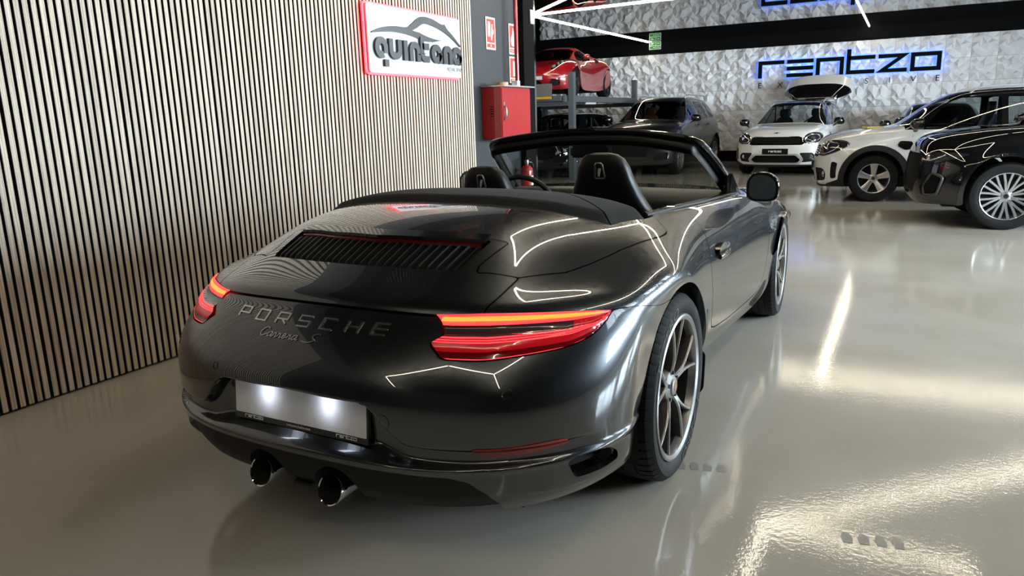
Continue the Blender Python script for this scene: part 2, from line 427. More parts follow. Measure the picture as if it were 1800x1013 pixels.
XB,XF,YR,YL=-7.0,19.0,-7.0,9.0
structure(box('floor',(XB,XF),(YR,YL),(-.12,0),FLOOR))
structure(box('ceiling',(XB,XF),(YR,YL),(CEIL,CEIL+.1),CEILM))
structure(box('wall_back',(XB-.15,XB),(YR,YL),(0,CEIL),GREYWALL))
structure(box('wall_left',(4.9,XF),(YL,YL+.15),(0,CEIL),GREYWALL))
# partition that carries the timber slats: black felt board on a charcoal wall
structure(box('wall_partition',(XB,4.66),(2.165,2.40),(0,CEIL),GREYWALL))
SX0,SX1,SY=-3.2,3.668,2.13
board=structure(box('trim_1',(SX0,SX1),(SY+.022,2.165),(0.004,2.72),FELT))
slat_me=None; n=int((SX1-SX0)/.04)
for k in range(n):
    x=SX1-.014-.04*k
    if slat_me is None:
        s=box('slat',(-.0128,.0128),(-.011,.011),(-1.353,1.353),WOOD,board,bevel=.0012); slat_me=s.data; slat_me.materials.append(FELT)
        for p_ in slat_me.polygons: p_.material_index=0 if p_.normal.y<-.5 else 1
    else:
        s=bpy.data.objects.new('slat',slat_me); COL.objects.link(s); s.parent=board
    dx=.006 if (k%15==0) else 0
    s.location=(x-dx*.5,SY+.011,1.367)
# right-hand wall with the shop windows
edges=[XB]+[e for w in WIN for e in w]+[XF]
V=[]
for i in range(0,len(edges),2): V.append((edges[i],edges[i+1],YR-.2,YR,0,CEIL))
for a,b in WIN: V+= [(a,b,YR-.2,YR,0,WINZ[0]),(a,b,YR-.2,YR,WINZ[1],CEIL)]
structure(boxes('wall_right',V,GREYWALL))
FRAME=mat('dark_window_frame',(.03,.03,.032),.4); PANE=glass_mat('window_pane',(.93,.96,.97),.03)
for i,(a,b) in enumerate(WIN):
    w=structure(boxes('window_%d'%(i+1),[(a,a+.06,YR-.14,YR-.06,*WINZ),(b-.06,b,YR-.14,YR-.06,*WINZ),(a,b,YR-.14,YR-.06,WINZ[0],WINZ[0]+.06),(a,b,YR-.14,YR-.06,WINZ[1]-.06,WINZ[1])],FRAME))
    for k in (1,2): box('mullion',(a+(b-a)*k/3-.025,a+(b-a)*k/3+.025),(YR-.13,YR-.07),(WINZ[0]+.06,WINZ[1]-.06),FRAME,w)
    for k in range(3): box('pane',(a+(b-a)*k/3+.02,a+(b-a)*(k+1)/3-.02),(YR-.104,YR-.1),(WINZ[0]+.05,WINZ[1]-.05),PANE,w)
# far wall: faceted white panels between a black plinth and a black band
far=structure(box('wall_far',(XF,XF+.15),(YR,YL),(0,CEIL),BLACKM))
structure(box('baseboard_far',(XF-.05,XF),(YR,YL),(0,.286),BLACKM))
structure(box('trim_2',(XF-.05,XF),(YR,YL),(3.013,CEIL),BLACKM))
TW=.5454; TH=.5454
def relief_tile(seed):
    r=np.random.default_rng(seed); n=6; V=[]; hs=list(r.permutation([0,0,0,.1,.1,.2,.3,.45,.55,.7,.8,.9,.9,1,1,1]))
    eh=[.012,.05,.008,.062,.02,.012]; ev=[.012,.02,.066,.006,.045,.012]
    for i in range(n):
        for j in range(n):
            y=-TW/2+TW*j/(n-1); z=-TH/2+TH*i/(n-1); d=eh[j] if i in (0,n-1) else ev[i]
            if 0<i<n-1 and 0<j<n-1:
                y+=r.uniform(-.045,.045); z+=r.uniform(-.045,.045); d=.002+.125*hs.pop()
            elif 0<i<n-1: z+=0
            V.append((-d,y,z))
    F=[]
    for i in range(n-1):
        for j in range(n-1):
            a,b,c,e=i*n+j,i*n+j+1,(i+1)*n+j+1,(i+1)*n+j
            F+= [(a,b,c),(a,c,e)] if (i+j)%2 else [(a,b,e),(b,c,e)]
    m=len(V); B=[(0,y,z) for (_,y,z) in V]; idx=[j for j in range(n)]+[i*n+n-1 for i in range(1,n)]+[(n-1)*n+j for j in range(n-2,-1,-1)]+[i*n for i in range(n-2,0,-1)]
    V+= [(0,V[i][1],V[i][2]) for i in idx]
    for k in range(len(idx)): F.append((idx[k],idx[(k+1)%len(idx)],m+(k+1)%len(idx),m+k))
    return V,F
tiles=[]
for k in range(3):
    V,F=relief_tile(k+3); o=poly('wall_panel',V,F,PANELM,far); tiles.append(o)
first=list(tiles); cnt=0
for i in range(5):
    for j in range(29):
        y=5.587+TW*5.5-TW*j; z=3.013-TH*(i+.5)
        if y<YR+TW*.5 or y>YL-TW*.4: continue
        if first: o=first.pop()
        else:
            o=bpy.data.objects.new('wall_panel',tiles[(i*7+j*3)%3].data); COL.objects.link(o); o.parent=far
        o.location=(XF-.003,y,z); o.scale=(1,.992,.992)
# ---------------------------------------------------------------- ceiling light tubes
NODE=dict(P=(5.58,-.40),A=(11.5,5.45),B=(11.45,-6.2),Q=(11.0,-.40),R=(.75,-.33),AW=(18.86,5.27),QW=(18.88,-.34),S=(1.45,.3),T=(7.08,1.1),U=(5.6,-2.4),Vv=(.3,-2.45),X1=(-1.35,-2.35),X2=(-2.7,-2.2),X3=(-2.7,-.75),X5=(-4.5,1.1),X6=(-6.7,1.1),X7=(-4.3,-3.8),X8=(-4.5,-1.9))
RUNS=[('P','A'),('P','B'),('A','AW'),('A','Q'),('Q','B'),('Q','QW'),('P','R'),('R','S'),('S','T'),('P','U'),('U','Vv'),('Vv','X1'),('X1','X2'),('X2','X3'),('X3','X5'),('X5','X6'),('X2','X7')]  # the runs behind the viewer are added, unseen, to brighten the left floor
NM=dict(P='above the convertible bonnet',A='beside the partition end',B='near the shop windows',Q='in the middle of the hall')
LAB=['above the convertible bonnet, running to the car lift corner', 'above the convertible bonnet, running towards the shop windows', 'ending at the green exit board', 'crossing the hall before the car lift', 'crossing the hall towards the windows', 'ending above the big wall lettering', 'straight over the convertible cabin', 'angled, over the convertible engine lid', 'parallel to the slat wall, over the windscreen', 'crossing beside the convertible bonnet', 'along the right flank of the convertible', 'angled, beyond the right rear wheel', 'short, behind the convertible near the windows', 'across, behind the convertible','added unseen to light the floor, angled behind the viewer towards the slat wall','added unseen to light the floor, along the slat wall behind the viewer','added unseen to light the floor, angled behind the viewer towards the windows']
for (a,b),lb in zip(RUNS,LAB):
    p,q=np.array(NODE[a]),np.array(NODE[b]); L=np.linalg.norm(q-p)-.05; ang=math.atan2(*(q-p)[::-1])
    o=box('led_tube',(-L/2,L/2),(-.011,.011),(-.02,0),LEDM,None,bevel=.004,loc=(*((p+q)/2),CEIL-.002),rotz=ang)
    tag(o,'warm white ceiling light tube '+lb,'light','ceiling light tubes')
# ---------------------------------------------------------------- grey convertible: control net of the body skin
# every station: nine points from the centre plane down to the wheel arch or sill (x forward, y left, z up; rear axle at x=0)
def fan(cx,cz,r,ang,y): 
    a=math.radians(ang); return (cx+r*math.cos(a),y,cz+r*math.sin(a))
AR=.385
BODY=[
 # underside edge of the rear bumper
 [(-.985,0,.225),(-.98,.22,.225),(-.955,.42,.225),(-.88,.58,.225),(-.76,.72,.23),(-.62,.80,.235),(-.50,.835,.24),(-.42,.845,.24),fan(0,.343,AR,195,.835)],
 [(-1.01,0,.26),(-1.005,.22,.26),(-.98,.42,.26),(-.905,.59,.26),(-.785,.735,.26),(-.64,.815,.262),(-.515,.848,.265),(-.43,.855,.265),fan(0,.343,AR,191,.84)],
 [(-1.02,0,.30),(-1.015,.22,.30),(-.99,.42,.30),(-.915,.60,.30),(-.795,.745,.295),(-.65,.825,.29),(-.525,.855,.285),(-.44,.858,.28),fan(0,.343,AR,186,.845)],
 [(-1.025,0,.37),(-1.02,.22,.37),(-.995,.42,.37),(-.92,.605,.365),(-.80,.75,.36),(-.655,.832,.355),(-.53,.862,.345),(-.445,.863,.34),fan(0,.343,AR,180,.85)],
 [(-1.02,0,.45),(-1.015,.22,.45),(-.99,.42,.45),(-.92,.605,.445),(-.80,.75,.44),(-.655,.835,.43),(-.53,.866,.42),(-.445,.866,.41),fan(0,.343,AR,173,.857)],
 [(-1.025,0,.53),(-1.02,.22,.53),(-.995,.42,.528),(-.92,.605,.525),(-.80,.752,.515),(-.655,.838,.505),(-.53,.87,.495),(-.44,.87,.48),fan(0,.343,AR,165,.866)],
 [(-1.015,0,.60),(-1.008,.22,.60),(-.98,.42,.597),(-.905,.60,.592),(-.785,.748,.582),(-.64,.838,.57),(-.515,.872,.56),(-.425,.873,.54),fan(0,.343,AR,158,.87)],
 [(-.975,0,.665),(-.967,.22,.664),(-.935,.42,.66),(-.86,.59,.655),(-.745,.735,.648),(-.605,.833,.637),(-.485,.873,.622),(-.40,.876,.60),fan(0,.343,AR,150,.873)],
 [(-.93,0,.72),(-.922,.22,.718),(-.885,.42,.713),(-.81,.575,.708),(-.70,.72,.702),(-.565,.825,.692),(-.45,.872,.675),(-.37,.878,.645),fan(0,.343,AR,143,.876)],
 [(-.885,0,.758),(-.878,.22,.756),(-.845,.42,.748),(-.775,.565,.744),(-.665,.71,.739),(-.535,.815,.728),(-.42,.868,.71),(-.345,.878,.672),fan(0,.343,AR,137,.878)],
 # rear lip
 [(-.862,0,.778),(-.857,.22,.776),(-.825,.42,.768),(-.755,.56,.765),(-.645,.705,.761),(-.515,.81,.75),(-.40,.866,.728),(-.325,.878,.688),fan(0,.343,AR,132,.878)],
 [(-.855,0,.800),(-.85,.22,.798),(-.817,.42,.788),(-.735,.56,.782),(-.62,.70,.778),(-.49,.805,.767),(-.38,.864,.742),(-.308,.879,.70),fan(0,.343,AR,127,.88)],
 [(-.80,0,.826),(-.795,.22,.823),(-.77,.42,.808),(-.69,.56,.797),(-.58,.695,.792),(-.45,.80,.782),(-.345,.864,.754),(-.28,.882,.71),fan(0,.343,AR,121,.882)],
 [(-.66,0,.882),(-.66,.22,.877),(-.655,.41,.855),(-.615,.56,.825),(-.525,.69,.797),(-.41,.795,.790),(-.31,.865,.766),(-.25,.885,.722),fan(0,.343,AR,114,.885)],
 [(-.49,0,.958),(-.49,.22,.952),(-.488,.42,.925),(-.46,.57,.876),(-.41,.69,.829),(-.32,.795,.810),(-.235,.868,.78),(-.185,.89,.735),fan(0,.343,AR,104,.887)],
 [(-.30,0,1.002),(-.30,.22,.997),(-.30,.43,.975),(-.29,.58,.926),(-.26,.695,.876),(-.20,.795,.838),(-.125,.873,.795),(-.09,.895,.75),fan(0,.343,AR,92,.893)],
 [(-.10,0,1.005),(-.10,.22,1.003),(-.10,.44,.985),(-.10,.59,.952),(-.09,.70,.907),(-.06,.795,.855),(-.01,.876,.80),(.01,.898,.75),fan(0,.343,AR,78,.896)],
 [(.12,0,1.0),(.12,.22,1.0),(.12,.45,.985),(.12,.60,.96),(.12,.70,.922),(.12,.785,.867),(.125,.872,.795),(.14,.896,.725),fan(0,.343,AR,60,.896)],
 [(.32,0,.99),(.32,.22,.99),(.32,.45,.978),(.32,.60,.957),(.32,.702,.925),(.32,.778,.872),(.30,.866,.785),(.275,.892,.68),fan(0,.343,AR,36,.895)],
 [(.52,0,.98),(.52,.22,.98),(.52,.45,.968),(.52,.61,.95),(.52,.71,.918),(.51,.778,.868),(.47,.862,.77),(.42,.888,.60),fan(0,.343,AR,6,.893)],
 [(.75,0,.97),(.75,.22,.97),(.75,.45,.96),(.75,.62,.94),(.75,.718,.906),(.74,.785,.856),(.70,.862,.745),(.64,.887,.43),(.47,.775,.25)],
 [(1.05,0,.96),(1.05,.22,.96),(1.05,.45,.95),(1.05,.63,.925),(1.05,.728,.892),(1.05,.79,.845),(1.03,.862,.73),(1.02,.883,.38),(.95,.785,.235)],
 [(1.4,0,.95),(1.4,.22,.95),(1.4,.45,.94),(1.4,.63,.912),(1.4,.735,.876),(1.4,.793,.828),(1.4,.858,.715),(1.4,.877,.35),(1.42,.80,.22)],
 [(1.72,0,.93),(1.72,.22,.93),(1.72,.45,.92),(1.72,.63,.895),(1.72,.735,.862),(1.73,.795,.815),(1.76,.855,.705),(1.80,.869,.35),(1.88,.825,.215)],
 [(1.95,0,.895),(1.95,.22,.893),(1.95,.45,.88),(1.95,.62,.862),(1.96,.73,.845),(1.98,.793,.802),(2.02,.852,.70),(2.04,.864,.50),fan(2.45,.338,.375,186,.86)],
 [(2.15,0,0.86),(2.15,0.22,0.857),(2.15,0.43,0.86),(2.16,0.6,0.868),(2.17,0.727,0.858),(2.18,0.802,0.818),(2.2,0.862,0.73),(2.18,0.876,0.57),fan(2.45,.338,.375,156,.862)],
 [(2.35,0,0.82),(2.35,0.22,0.815),(2.35,0.42,0.823),(2.35,0.58,0.845),(2.36,0.712,0.838),(2.37,0.797,0.8),(2.37,0.86,0.73),(2.34,0.877,0.64),fan(2.45,.338,.375,120,.864)],
 [(2.58,0,0.765),(2.58,0.22,0.76),(2.58,0.41,0.775),(2.58,0.57,0.805),(2.58,0.702,0.805),(2.58,0.787,0.77),(2.56,0.854,0.715),(2.53,0.874,0.65),fan(2.45,.338,.375,78,.862)],
 [(2.82,0,0.69),(2.82,0.22,0.69),(2.82,0.4,0.71),(2.81,0.55,0.742),(2.8,0.682,0.742),(2.78,0.767,0.715),(2.74,0.837,0.67),(2.71,0.862,0.59),fan(2.45,.338,.375,38,.85)],
 [(3.06,0,0.61),(3.05,0.22,0.61),(3.03,0.4,0.625),(3,0.53,0.65),(2.97,0.662,0.65),(2.93,0.747,0.625),(2.89,0.812,0.575),(2.86,0.842,0.49),fan(2.45,.338,.375,10,.83)],
 [(3.28,0,.53),(3.26,.22,.53),(3.22,.38,.52),(3.16,.52,.51),(3.08,.64,.49),(3.02,.72,.46),(2.96,.78,.42),(2.92,.81,.37),fan(2.45,.338,.375,-8,.81)],
 [(3.40,0,.42),(3.38,.22,.42),(3.32,.38,.41),(3.24,.52,.40),(3.14,.65,.38),(3.06,.73,.35),(2.98,.78,.31),(2.93,.80,.27),fan(2.45,.338,.375,-20,.80)],
 [(3.42,0,.30),(3.40,.22,.30),(3.34,.38,.29),(3.26,.52,.28),(3.15,.65,.26),(3.06,.73,.24),(2.98,.77,.22),(2.92,.79,.19),fan(2.45,.338,.375,-28,.79)],
 [(3.36,0,.20),(3.34,.22,.20),(3.28,.38,.195),(3.2,.52,.19),(3.1,.63,.185),(3.03,.70,.18),(2.96,.74,.175),(2.9,.76,.17),fan(2.45,.338,.375,-29,.77)],
]
# ---------------------------------------------------------------- the grey convertible
CAR=empty('convertible_car',(0,0,0),0,'grey metallic convertible sports car with lowered top, lit red tail lamps and blank white plate','car')
DU=[14]*14+[10]*6+[6]*(len(BODY)-21)
S=skin(BODY,DU,[22,30,20,12,12,12,10,10])
def ay(m): return np.abs(m.V[:,1])
def U(m): return m.A[:,0]
def Vv(m): return np.abs(m.A[:,1])
# overhanging fold of the rear bumper with the plate recess below it
_cy=[0,.255,.285,.31,.335,.36,.385,.41,.45,.569,.785,.83]; _cz=[.552,.549,.541,.524,.497,.468,.447,.438,.434,.431,.431,.43]
def crease(m):
    y=ay(m); zc=np.interp(y,_cy,_cz); zl=.372
    d=np.interp(y,[0,.30,.38,.45,.57,.785,.84],[.054,.052,.034,.026,.020,.012,0.])
    z=m.V[:,2]; t=(z-zl)/np.maximum(zc-zl,.01)
    f=sstep(.02,.27,t)*sstep(0,.010,zc-z)*(U(m)<7)*(m.V[:,0]<0)
    D=m.N*[1,1,.15]; D/=np.maximum(np.linalg.norm(D,axis=1,keepdims=True),1e-9)
    k=(1-sstep(.28,.50,y))[:,None]; D=D*(1-k)+np.array([-1.,0,0])*k
    m.V-=D*(f*d)[:,None]
crease(S)
# the lower edge stands out as a soft ledge above the black diffuser; gentle tuck of the sill
f=np.exp(-((S.V[:,2]-.372)/.012)**2)*(U(S)<4)*(S.V[:,0]<0); S.V+=S.N*(f*.006)[:,None]
S.N=vnormals(S.V,S.F)

# seam lines -------------------------------------------------------
def useam(v): return np.interp(v,[0,2.0,2.8,3.8,5.14,5.55,6.23,7.0,7.83,8.0],[10.0,10.0,10.32,10.15,9.98,10.28,10.93,12.0,13.1,13.3])
LAMP=[(1.99,10.05),(2.14,9.2),(2.26,8.3),(2.09,7.85),(2.33,7.22),(2.96,7.18),(3.63,7.38),(4.30,7.6),(4.73,8.03),(5.03,8.86),(5.17,9.98),(4.5,10.03),(3.83,10.1),(2.78,10.27)]
LAMP=rnd(LAMP,[.05,.1,.1,.08,.12,.2,.3,.3,.3,.3,.06,.1,.3,.3])
LID=[(-1.2,0),(-1.2,.53),(-.759,.532),(-.678,.543),(-.58,.552),(-.61,.475),(-.632,.435),(-.60,.425),(-.452,.452),(-.46,.40),(-.505,.25),(-.522,0)]
LID=np.array(LID+[(x,-y) for x,y in LID[-2:0:-1]])
GRL=[(-.468,.40),(-.515,.2),(-.528,0),(-.515,-.2),(-.468,-.40),(-.655,-.38),(-.692,-.2),(-.703,0),(-.692,.2),(-.655,.38)]
GRL=rnd(GRL,[.012,.1,.1,.1,.012,.03,.1,.1,.1,.03])
TL=[(-.58,.552),(-.461,.647),(-.36,.688),(-.269,.716),(-.13,.745),(-.018,.762),(.10,.776),(.173,.776),(.205,.765),(.225,.74),(.263,.699)]
TON=np.array([(.264,-.66)]+[(x,-y) for x,y in TL[::-1]]+[(-.7,-.3),(-.7,.3)]+TL+[(.264,.66)])
COCK=[(.20,.660),(.6,.672),(1.0,.688),(1.4,.690),(1.72,.675),(1.80,.62),(1.88,.45),(1.93,.2),(1.94,0)]
COCK=rnd(COCK+[(x,-y) for x,y in COCK[-2::-1]],[.10]+[.02]*15+[.10])
DOOR=[(.612,.98),(.602,.86),(.58,.815),(.545,.765),(.505,.70),(.497,.62),(.512,.53),(.55,.45),(.60,.405),(.69,.383),(.95,.357),(1.40,.333),(1.66,.322),(1.73,.335),(1.80,.37),(1.86,.42),(1.93,.52),(1.99,.64),(2.015,.76),(1.98,.82),(1.90,.98)]
DIFF=[(.0,2.74),(.9,2.76),(1.2,2.74),(1.8,2.74),(2.5,2.70),(2.78,2.52),(3.05,1.83),(3.25,.85),(3.35,-1),(0,-1)]
DIFF=[(-v,u) for v,u in DIFF[:0:-1]]+DIFF
VENT=rnd([(4.36,3.02),(4.46,3.17),(4.9,3.24),(5.42,3.12),(5.83,2.72),(5.92,2.2),(5.3,2.0),(4.55,2.05)],.16)
REFL=rnd([(2.84,3.86),(2.97,3.45),(3.28,3.46),(3.9,3.58),(4.46,3.78),(4.30,4.0),(3.97,3.99),(3.36,3.87)],[.05,.05,.2,.2,.05,.08,.2,.2])
PX=lambda m: m.V[:,:2]
UVs=lambda m: np.stack([m.A[:,1]*.12,m.A[:,0]*.06],1)      # roughly metric
LAMPm=LAMP*[.12,.06]; DIFFm=np.array(DIFF)*[.12,.06]; VENTm=VENT*[.12,.06]; REFLm=REFL*[.12,.06]
def vsym(m): return np.stack([np.abs(m.A[:,1])*.12,m.A[:,0]*.06],1)
G_=.0029
rear=clip(S,np.where(S.V[:,0]<.9,S.V[:,0]-.6,1.)); 
# ---- rear bumper
bump=clip(S,S.V[:,0]-.30); bump=clip(bump,U(bump)-useam(Vv(bump))+np.where(Vv(bump)<2.05,.30,.05))
bump=clip(bump,-(sdf(vsym(bump),LAMPm)-.004)); bump=clip(bump,-(sdf(UVs(bump),DIFFm)-.002))
bump=clip(bump,-(sdf(vsym(bump),VENTm))); bump=clip(bump,-(sdf(vsym(bump),REFLm)-.001))
part('rear_bumper',lip(bump,.022),PAINT,CAR)
# ---- diffuser
d=clip(rear,sdf(UVs(rear),DIFFm)+.002)
# two scallops for the tail pipes
for s in (1,-1):
    sc=np.hypot((d.V[:,1]-s*.139)/.084,(d.V[:,2]-.235)/.090)-1; d=clip(d,-sc)
d.V-=d.N*.017
part('diffuser',lip(d,.05),PLASTIC,CAR)
for k in range(4): boxes('diffuser_slat',[(-.985,-.90,-.035,.035,.232+.022*k,.240+.022*k)],PLASTIC,CAR)
# ---- side outlets and reflectors
for s in (1,-1):
    half=clip(S,-s*S.V[:,1]); half=clip(half,half.V[:,0]-.3)
    v=clip(half,sdf(vsym(half),VENTm)); rim=v.copy(); v.V-=v.N*.055; v=lip(v,.0)
    part('air_outlet',v,VOID,CAR)
    E=lip(clip(half,np.maximum(sdf(vsym(half),VENTm),-(sdf(vsym(half),VENTm)+.0015))),.055)
    part('air_outlet_frame',E,PAINT,CAR)
    r=clip(half,sdf(vsym(half),REFLm)); r.V+=r.N*.003; part('reflector',lip(r,.02),REFLRED,CAR)
    # parking sensors and towing-eye cover rings
    lp=clip(half,sdf(vsym(half),LAMPm)+.0008)
    # ---- tail lamp
    v_=Vv(lp); top=np.interp(v_,[1.99,2.78,3.83,4.5,5.17],[10.05,10.27,10.1,10.03,9.98]); bot=np.interp(v_,[2.0,2.33,2.96,3.63,4.3,4.73,5.03,5.17],[7.3,7.22,7.18,7.38,7.6,8.03,8.86,9.9])
    hz=lambda u: np.interp(u,[6.5,7,8,9,10,10.5],[-.03,0,.052,.090,.112,.119]); w=np.clip((hz(U(lp))-hz(bot))/np.maximum(hz(top)-hz(bot),.003),0,1); taper=np.clip((top-bot)/2.6,0,1)
    prof=np.interp(w,[0,.10,.2,.36,.46,.56,.70,.78,.86,.96,1],[-.002,.000,.006,.008,.006,-.002,-.002,.003,.005,.005,.002])
    lp.V+=lp.N*(prof*taper)[:,None]; lp.N=vnormals(lp.V,lp.F); lp.A=np.column_stack([lp.A,w])
    base=None
    edgew=lambda m: m.A[:,2]
    bands=[('lamp_light_strip',-.01,.022,TAILSOFT,None),('lamp_lens',.022,.15,TAILRED,None),('lamp_red_bar',.15,.325,TAILDEEP,None),('lamp_light_strip',.325,.36,TAILSOFT,None),('lamp_red_bar',.36,.38,TAILDEEP,None),
           ('lamp_light_strip',.38,.415,TAILSOFT,None),('lamp_red_bar',.415,.435,TAILDEEP,None),('lamp_light_strip',.435,.475,TAILSOFT,None),
           ('lamp_smoked_window',.475,.755,TAILDARK,None),('lamp_light_strip',.755,.795,TAILSOFT,None),('lamp_bar_edge',.795,.825,TAILORANGE,None),('lamp_light_bar',.825,.925,TAILGLOW,'bright orange-yellow lit bar of the lamp'),('lamp_bar_edge',.925,.95,TAILORANGE,None),('lamp_light_strip',.95,1.01,TAILSOFT,None)]
    root=None
    for nm,a,b,mt,lb in bands:
        q=clip(lp,lp.A[:,2]-b); q=clip(q,a-q.A[:,2])
        vmax=np.abs(q.A[:,1])
        if mt is TAILDARK: q=clip(q,Vv(q)-(4.35-(w.max()*0))); 
        if mt in (TAILGLOW,TAILORANGE): q=clip(q,Vv(q)-4.95); q=clip(q,2.13-Vv(q))
        if root is None: root=part('tail_lamp',q,mt,CAR)
        else:
            o=part(nm,q,mt,root)
            if lb and o: o['label']=lb
    # tips that close the dark window and the bar at their ends
    q=clip(lp,np.maximum(lp.A[:,2]-.755,.475-lp.A[:,2])); q=clip(q,4.35-Vv(q)); part('lamp_lens',q,TAILDEEP,root)
    q=clip(lp,np.maximum(lp.A[:,2]-.95,.795-lp.A[:,2])); part('lamp_lens',clip(q,4.95-Vv(q)),TAILSOFT,root); part('lamp_lens',clip(q,Vv(q)-2.13),TAILSOFT,root)
    for k in range(4):   # thin lit ribs round the outer corner
        wv=.50+.06*k
        q=clip(lp,np.maximum(lp.A[:,2]-wv-.012,wv-lp.A[:,2])); q=clip(q,np.maximum(4.36-Vv(q),Vv(q)-4.9)); q.V+=q.N*.0015; part('lamp_light_strip',q,TAILSOFT,root)
    seat_=clip(half,sdf(vsym(half),LAMPm)-.012); seat_.V-=seat_.N*.03; part('lamp_housing',seat_,GLOSSB,root)
# ---- upper body pieces
upper=clip(S,np.where(S.V[:,0]<.9,-(U(S)-useam(Vv(S)))+.05,-1.))
upper=clip(upper,np.where(upper.V[:,0]<.2,-(sdf(vsym(upper),LAMPm)-.003),-1.))
sL=sdf(PX(upper),LID); lid=clip(upper,np.where(upper.V[:,2]>.7,np.maximum(sL+G_,U(upper)-15.2),1.)); 
rest=clip(upper,-(sL-G_*.6))
lid=clip(lid,-(sdf(PX(lid),GRL))); part('engine_lid',lip(lid,.018),PAINT,CAR)
sT=sdf(PX(rest),TON); tl=clip(rest,np.where((rest.V[:,2]>.75)&(rest.V[:,0]<.30),sT+G_,1.)); rest=clip(rest,np.where((rest.V[:,2]>.75)&(rest.V[:,0]<.30),-(sT-G_*.6),-1.))
CEDGE=[(.02,.655),(-.065,.645),(-.115,.493),(-.143,.29),(-.159,0)]
CEDGE=np.array([(.32,.69),(.255,.695),(.16,.690)]+CEDGE+[(x,-y) for x,y in CEDGE[-2::-1]]+[(.16,-.690),(.255,-.695),(.32,-.69)])
CE=sdf(PX(tl),CEDGE); cover=clip(tl,CE+.001); tl=clip(tl,-(CE-.001))
part('soft_top_compartment_lid',lip(tl,.015),PAINT,CAR)
sC=sdf(PX(rest),COCK); rest=clip(rest,np.where(rest.V[:,2]>.6,-sC,-1.))
side=np.stack([rest.V[:,0],rest.V[:,2]],1); sD=sdf(side,DOOR); isside=(np.abs(rest.V[:,1])>.60)
for s in (1,-1):
    dr=clip(rest,np.where(isside&(s*rest.V[:,1]>.6),sD+G_,1.))
    D_=part('door',lip(dr,.02),PAINT,CAR)
    # door handle: dark scooped recess with a body-colour pull
    hx,hz=.712,.722; yy=s*.868
    ring=[(hx+.075*math.cos(a),hz+.036*math.sin(a)) for a in np.linspace(0,2*math.pi,28,endpoint=False)]
    slab('handle_recess',ring,((0,yy,0),(1,0,0),(0,0,1),(0,s,0)),-.02,.0035,GLOSSB,D_)
    V=[[(hx-.088+.02*k,yy+s*(.003+.012*math.sin(math.pi*min(1,.12+k/10*.88))+.009*math.sin(a)),hz-.013+.011*math.cos(a)) for a in np.linspace(0,2*math.pi,10,endpoint=False)] for k in range(10)]
    loft('door_handle',V,PAINT,D_)
body=clip(rest,np.where(isside,-(sD-G_),-1.))
part('body_shell',lip(body,.03),PAINT,CAR)
# fabric cover over the stowed top
def covz(m):
    b=sdf(PX(m),CEDGE); m.V[:,2]+=.024*sstep(0,.05,-b)+.006*sstep(.02,.2,-b)*np.cos(np.clip(m.V[:,1],-.7,.7)*2)
    fr=sstep(.17,.245,m.V[:,0]); m.V[:,2]-=.05*fr; m.N=vnormals(m.V,m.F)
ca=np.array([-.065,.653]); cb=np.array([.137,.398]); cut=lambda m:(m.V[:,0]-ca[0])*(cb[1]-ca[1])-(np.abs(m.V[:,1])-ca[1])*(cb[0]-ca[0])
covz(cover); cover=clip(cover,cover.V[:,0]-.245); k_=cut(cover)/np.hypot(*(cb-ca))
mc=clip(cover,k_+.004 if (cut(Msh(np.array([[0.,0,0]]),[[0,0,0]]))[0]<0) else -k_+.004)
fl=clip(cover,(-k_ if (cut(Msh(np.array([[0.,0,0]]),[[0,0,0]]))[0]<0) else k_)+.004)
part('soft_top_cover',lip(mc,.02),CLOTH,CAR)
for s in (1,-1): part('cover_flap',lip(clip(fl,-s*fl.V[:,1]),.02),CLOTH,CAR)
# near-black inner shell, added to put shade into every gap
inn=clip(S,np.where(S.V[:,2]>.6,-sdf(PX(S),COCK)+.0,-1.)); inn=clip(inn,np.where((inn.V[:,2]>.75)&(inn.V[:,0]<.2),-sdf(PX(inn),GRL),-1.))
inn=clip(inn,-(sdf(UVs(inn),DIFFm))); inn=clip(inn,np.where(inn.V[:,0]<.3,-(sdf(vsym(inn),VENTm)-.01),-1.))
inn.V-=inn.N*.026; part('inner_shell',inn,VOID,CAR)
# ---- grille of the engine lid
def plan_z(x,y):
    F=S.F; T=getattr(plan_z,'T',None)
    if T is None:
        c=S.V[F].mean(1); k=(c[:,0]>-.78)&(c[:,0]<.1)&(np.abs(c[:,1])<.5)&(c[:,2]>.7); T=plan_z.T=S.V[F[k]]
    a,b,c=T[:,0],T[:,1],T[:,2]; d=(b[:,0]-a[:,0])*(c[:,1]-a[:,1])-(b[:,1]-a[:,1])*(c[:,0]-a[:,0])
    w1=((x-a[:,0])*(c[:,1]-a[:,1])-(y-a[:,1])*(c[:,0]-a[:,0]))/d; w2=((b[:,0]-a[:,0])*(y-a[:,1])-(b[:,1]-a[:,1])*(x-a[:,0]))/d
    k=np.where((w1>=-1e-6)&(w2>=-1e-6)&(w1+w2<=1+1e-6))[0][0]
    return float(a[k,2]+w1[k]*(b[k,2]-a[k,2])+w2[k]*(c[k,2]-a[k,2]))
deck=clip(S,np.where((S.V[:,2]>.75)&(S.V[:,0]<.3),sdf(PX(S),GRL)-.012,1.))
tray=deck.copy(); tray.V-=tray.N*.040
GR=part('engine_grille',tray,mat('grille_mesh',(.010,.010,.010),.6,bump=(260,.8,.004)),CAR)
